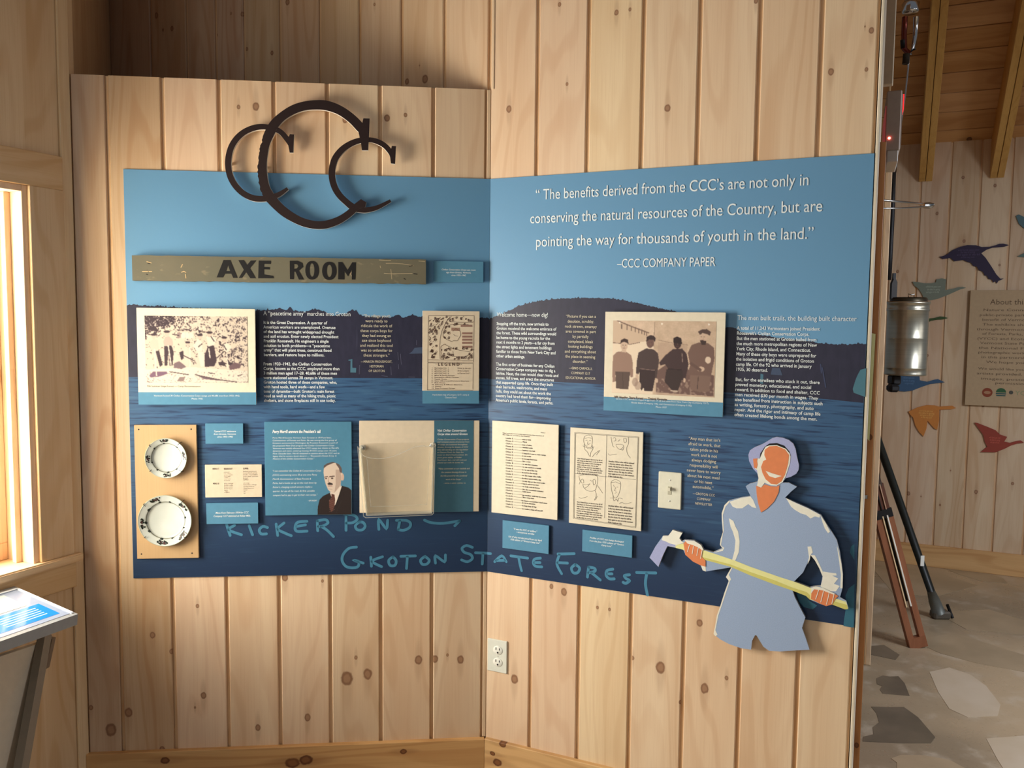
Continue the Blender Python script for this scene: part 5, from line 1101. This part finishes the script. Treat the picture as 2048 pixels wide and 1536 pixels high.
OUT = card(Rw, 'wall_socket', 'white double socket plate low on the right wall by the corner', 'socket', [(974.5, 1277.4), (1013.7, 1282.3), (1013.7, 1347.8), (974.5, 1341.3)], .002, .006, flat((224, 226, 214), .35), bev=.0018, board='cover_plate')
for dzv in (.0195, -.0195):
    zc = OUT.h/2+dzv
    l_ = lathe('socket_face', [(0, .0018), (.0155, .0018), (.0165, .001), (.0165, 0)], WHITE, OUT.root, 28); l_.location = (.003, 0, zc); l_.scale = (1, 1, .86)
    for sx, hh_ in ((-.006, .0045), (.006, .0038)): box('socket_slot', .003+sx-.0012, .003+sx+.0012, -.0024, -.0017, zc+.001, zc+.001+hh_*1.8, BLACK, OUT.root)
    lathe('ground_hole', [(0, .0024), (.0028, .0024), (.0028, .0015)], BLACK, OUT.root, 12).location = (.003, 0, zc-.007)
screw(OUT, .003, OUT.h/2, .002)

# ------------------------------------------------------------------ worker cut-out
WK = Mount(Rw, Rw.uv(1560, 1200, .024)[0], Rw.uv(1530, 1301, .024)[1], .024, 'worker_cutout'); tag(WK.root, 'painted cut-out figure of a worker holding a yellow-handled tool', 'cutout figure')
def wk(pts): return [WK.xz(*p) for p in cp(pts, 3.338, 1290, 850)]
def grain(c): 
    t = NT('worker_paint'); x, y, z = t.obj(); n = t.noise(t.comb(x, y, z), 420, 2); t.base(t.mix(n, c4([v*.93 for v in c]), c4([v*1.06 for v in c]))); return t.set(.5, 0, .3)
SHIRT, HAT = grain((158, 178, 208)), grain((170, 176, 216)); WC = flat((240, 238, 222), .5); OR = flat((228, 138, 90), .5); YL, YD = flat((238, 236, 164), .5), flat((214, 208, 118), .5)
outer = [(690, 200), (700, 170), (730, 150), (780, 130), (815, 110), (850, 88), (880, 80), (920, 85), (960, 100), (990, 125), (1005, 160), (1015, 215), (1028, 270), (1025, 300), (1010, 325), (975, 345), (940, 355), (920, 384), (960, 385), (1015, 412), (975, 445), (935, 485), (1000, 515), (1090, 555), (1175, 600), (1210, 660), (1250, 720), (1280, 770), (1300, 850), (1310, 920), (1320, 1000), (1318, 1090), (1300, 1155), (1342, 1180), (1356, 1228), (1335, 1230), (1255, 1200), (1210, 1208), (1170, 1195), (1100, 1165), (1075, 1140), (985, 1105), (1000, 1150), (1030, 1210), (1070, 1285), (1048, 1355), (1075, 1430), (1098, 1500), (1000, 1505), (900, 1512), (830, 1508), (790, 1480), (745, 1406), (735, 1403), (715, 1440), (708, 1500), (640, 1490), (560, 1462), (500, 1430), (458, 1395), (470, 1330), (480, 1270), (505, 1200), (530, 1120), (560, 1035), (540, 1015), (577, 950), (405, 978), (385, 970), (370, 935), (320, 910), (270, 865), (255, 832), (205, 820), (150, 808), (120, 870), (90, 948), (30, 885), (70, 810), (120, 740), (155, 740), (185, 700), (250, 720), (230, 755), (245, 776), (265, 766), (330, 772), (375, 800), (392, 832), (455, 850), (515, 825), (500, 800), (505, 760), (520, 715), (512, 640), (512, 590), (530, 535), (560, 505), (640, 485), (705, 475), (690, 445), (672, 410), (700, 392), (748, 380), (758, 355), (748, 320), (720, 290), (695, 240)]
hole = [(1105, 868), (1135, 905), (1165, 960), (1185, 1010), (1173, 1076), (1135, 1078), (1100, 1085), (995, 1045), (1055, 985), (1085, 920)]
prism('body', wk(outer), 0, .010, SHIRT, WK.root, holes=[wk(hole)], side=flat((190, 188, 184), .5))
for q in ((1000, 800), (700, 1300), (860, 250), (640, 700)):
    x, z = wk([q])[0]; 
    bk = .024 if q[1] < 1150 else .028
    lathe('standoff', [(0, 0), (.010, 0), (.010, bk-.010), (0, bk-.010)], BLACK, WK.root, 12).location = (x, bk, z)
_ly = [0.0]
def wp(name, pts, mat, lv): return prism(name, wk(pts), -.0004*lv, .0002-.0004*(lv-1), mat, WK.root)
wp('hat', [(690, 200), (700, 170), (730, 150), (780, 130), (815, 110), (850, 88), (880, 80), (920, 85), (960, 100), (990, 125), (1005, 160), (1015, 215), (1028, 270), (1025, 300), (1010, 325), (975, 345), (940, 355), (900, 300), (780, 300), (750, 322), (720, 290), (695, 240)], HAT, 1)
wp('hair', [(764, 232), (770, 190), (800, 145), (830, 124), (880, 120), (930, 138), (962, 175), (975, 205), (940, 200), (880, 150), (820, 160)], BLACK, 2)
wp('face_edge', [(750, 222), (766, 225), (785, 180), (805, 145), (830, 136), (880, 134), (940, 158), (968, 192), (972, 215), (966, 260), (940, 340), (920, 380), (880, 405), (840, 402), (800, 385), (775, 418), (748, 405), (758, 355), (748, 300), (735, 292)], WC, 3)
wp('face', [(797, 200), (800, 165), (830, 142), (880, 139), (935, 163), (962, 200), (955, 260), (935, 330), (912, 375), (880, 396), (842, 392), (806, 362), (784, 318), (775, 280), (790, 240), (810, 230)], OR, 4)
wp('ear', [(722, 225), (752, 222), (748, 240), (752, 262), (746, 290), (728, 285)], OR, 4)
wp('smile', [(805, 305), (850, 322), (912, 340), (870, 354), (830, 340)], WC, 5)
wp('neck', [(742, 405), (775, 418), (800, 396), (840, 408), (880, 410), (898, 400), (892, 450), (862, 510), (815, 558), (775, 583), (755, 520), (746, 460)], OR, 4)
for i, q in enumerate(([(565, 512), (640, 487), (705, 477), (722, 500), (744, 556), (715, 548), (690, 528), (650, 556), (610, 556), (585, 545)], [(942, 488), (1000, 517), (1090, 557), (1170, 600), (1165, 618), (1135, 610), (1105, 624), (1075, 600), (1040, 590), (1000, 566), (975, 545)], [(1170, 600), (1208, 656), (1236, 712), (1222, 722), (1200, 690), (1185, 650)],
        [(560, 622), (590, 640), (605, 680), (622, 710), (632, 780), (626, 850), (600, 912), (580, 908), (598, 840), (604, 770), (586, 710), (572, 680)], [(1190, 978), (1230, 985), (1276, 990), (1280, 1005), (1250, 1005), (1290, 1025), (1262, 1060), (1300, 1075), (1275, 1110), (1240, 1110), (1200, 1095), (1172, 1078), (1184, 1030)],
        [(1105, 868), (1120, 850), (1110, 810), (1085, 812), (1095, 880), (1085, 930), (1100, 900)], [(1105, 868), (1135, 870), (1165, 930), (1190, 985), (1185, 1010), (1165, 960), (1135, 905)], [(1280, 800), (1290, 830), (1310, 920), (1320, 1000), (1318, 1090), (1304, 1090), (1308, 1000), (1295, 900)],
        [(512, 590), (530, 535), (560, 505), (566, 512), (538, 545), (520, 600), (526, 700), (514, 760), (508, 800), (520, 826), (460, 853), (520, 840), (530, 820), (500, 800), (505, 760), (520, 715)], [(540, 1015), (577, 950), (582, 955), (560, 1000), (575, 1030), (560, 1050), (556, 1035)], [(560, 1040), (566, 1045), (540, 1120), (514, 1200), (490, 1270), (478, 1330), (470, 1370), (484, 1400), (470, 1410), (458, 1395), (470, 1330), (480, 1270), (505, 1200), (530, 1120)],
        [(375, 938), (405, 945), (407, 978), (385, 970)])): wp('cream_highlight', q, WC, 1)
wp('tool_handle', [(205, 800), (265, 790), (380, 832), (455, 856), (600, 905), (700, 945), (900, 1015), (1010, 1050), (1100, 1085), (1265, 1155), (1342, 1180), (1356, 1228), (1335, 1230), (1255, 1200), (1100, 1165), (1075, 1140), (985, 1105), (860, 1062), (700, 1002), (570, 945), (380, 895), (255, 832), (205, 820)], YL, 2)
wp('handle_shade', [(380, 880), (570, 930), (700, 980), (860, 1035), (985, 1085), (1078, 1115), (1100, 1135), (1100, 1165), (1075, 1140), (985, 1105), (860, 1062), (700, 1002), (570, 945), (380, 895)], YD, 3)
wp('handle_shade', [(1255, 1175), (1350, 1200), (1356, 1228), (1335, 1230), (1255, 1200)], YD, 3)
wp('tool_head', [(120, 740), (155, 740), (185, 700), (250, 720), (230, 755), (245, 776), (262, 786), (215, 800), (200, 815), (150, 808), (112, 765)], WC, 3)
wp('tool_blade', [(112, 768), (135, 775), (165, 790), (205, 800), (198, 812), (150, 808), (120, 870), (90, 945), (32, 885), (70, 812)], HAT, 4)
wp('hand', [(258, 790), (275, 770), (385, 822), (380, 880), (405, 905), (405, 945), (370, 935), (320, 910), (270, 865)], OR, 5)
wp('hand_highlight', [(265, 767), (330, 772), (375, 800), (392, 832), (384, 836), (355, 815), (320, 800), (285, 790)], WC, 6)
wp('hand', [(1130, 1078), (1185, 1095), (1265, 1125), (1290, 1140), (1270, 1160), (1250, 1196), (1210, 1208), (1165, 1190), (1108, 1160), (1112, 1110)], OR, 5)
wp('hand_highlight', [(1110, 1085), (1140, 1076), (1185, 1085), (1270, 1125), (1262, 1132), (1185, 1102), (1130, 1095), (1108, 1125)], WC, 6)
strokes('finger_lines', [wk(q) for q in ([(298, 800), (285, 845)], [(325, 808), (317, 858)], [(357, 818), (347, 870)], [(383, 832), (372, 890)], [(1160, 1100), (1140, 1160)], [(1192, 1108), (1174, 1180)], [(1230, 1120), (1212, 1195)], [(1262, 1130), (1248, 1190)])], .0018, -.0028, WC, WK.root, 4)

# ------------------------------------------------------------------ reading rail under the window
B3 = at_depth(156, 1228, 2.16); A3 = at_depth(27, 1173, 2.262)
wd = WW.X                                                  # away from the viewer along the wall
v1 = (A3-B3); v1 = v1 - wd*v1.dot(wd); nrm = wd.cross(v1).normalized()
if nrm.z < 0: nrm = -nrm
rail = empty('reading_rail', (B3.x, B3.y, 0)); tag(rail, 'grey framed exhibit reading rail under the window at the lower left', 'exhibit table')
O = rail.location
def slab(name, a0, a1, b0_, b1_, h0, h1, mat, bev=0.0):
    """a along the wall from B towards the viewer, b from the front edge to the back edge (fraction of v1), h below the top face."""
    vs = []
    for h_ in (h0, h1):
        for (a, b) in ((a0, b0_), (a1, b0_), (a1, b1_), (a0, b1_)): vs.append(B3-O-wd*a+v1*b-nrm*h_)
    return mesh_obj(name, vs, [(0, 1, 2, 3), (7, 6, 5, 4), (0, 4, 5, 1), (1, 5, 6, 2), (2, 6, 7, 3), (3, 7, 4, 0)], mat, rail)
GR = flat((150, 152, 152), .4, .2)
slab('frame', 0, 1.0, 0, 1, 0, .030, GR)
box_ = slab('printed_panel', .012, .99, .06, .94, -.0008, .001, flat((140, 150, 168), .15, spec=.6))
slab('blue_band', .028, .99, .13, .46, -.0012, 0, flat((26, 122, 214), .12, spec=.6))
slab('cream_print', .055, .99, .50, .86, -.0012, 0, flat((198, 200, 178), .15, spec=.6)).location.z = .0003
slab('glazing_edge', .004, .99, .90, .93, -.003, 0, flat((200, 208, 216), .2)); slab('glazing_edge', .004, .010, .05, .93, -.003, 0, flat((210, 216, 222), .2))
for k in range(5): slab('caption_line', .05, .16, .20+k*.045, .215+k*.045, -.0015, 0, flat((170, 205, 235), .3))
LG = flat((112, 104, 92), .6)
tp_ = at_depth(90, 1268, 2.25)-O; bt = at_depth(38, 1560, 2.02)-O
bar('leg', tp_, bt, .022, .03, flat((128, 116, 100), .5), rail)
tq = at_depth(101, 1275, 2.28)-O; bar('bracket', tq, at_depth(88, 1335, 2.27)-O, .02, .02, flat((120, 104, 88), .5), rail)
t0_, t1_ = at_depth(84, 1285, 2.24)-O, at_depth(-80, 1340, 2.0)-O; t2_, t3_ = at_depth(-160, 1700, 1.8)-O, at_depth(30, 1640, 2.0)-O
mesh_obj('side_panel', [t0_, t1_, t2_, t3_]+[p+Vector((-.012, .01, 0)) for p in (t0_, t1_, t2_, t3_)], [(0, 1, 2, 3), (7, 6, 5, 4), (0, 4, 5, 1), (1, 5, 6, 2), (2, 6, 7, 3), (3, 7, 4, 0)], flat((190, 172, 146), .6), rail)

# ------------------------------------------------------------------ fit lettering to its measured widths
bpy.context.view_layer.update()
for o, wdt_ in TEXTS:
    if o.dimensions.x > 1e-6: o.scale.x = wdt_/o.dimensions.x
bpy.context.view_layer.update(); dg = bpy.context.evaluated_depsgraph_get()
for o in [o for o in S.objects if o.type == 'FONT']:          # flat lettering as plain mesh
    me = bpy.data.meshes.new_from_object(o.evaluated_get(dg)); nm = o.name; me.name = nm
    n = bpy.data.objects.new('x', me); COL.objects.link(n); n.parent = o.parent
    n.location = o.location; n.rotation_euler = o.rotation_euler; n.scale = o.scale
    bpy.data.objects.remove(o); n.name = nm
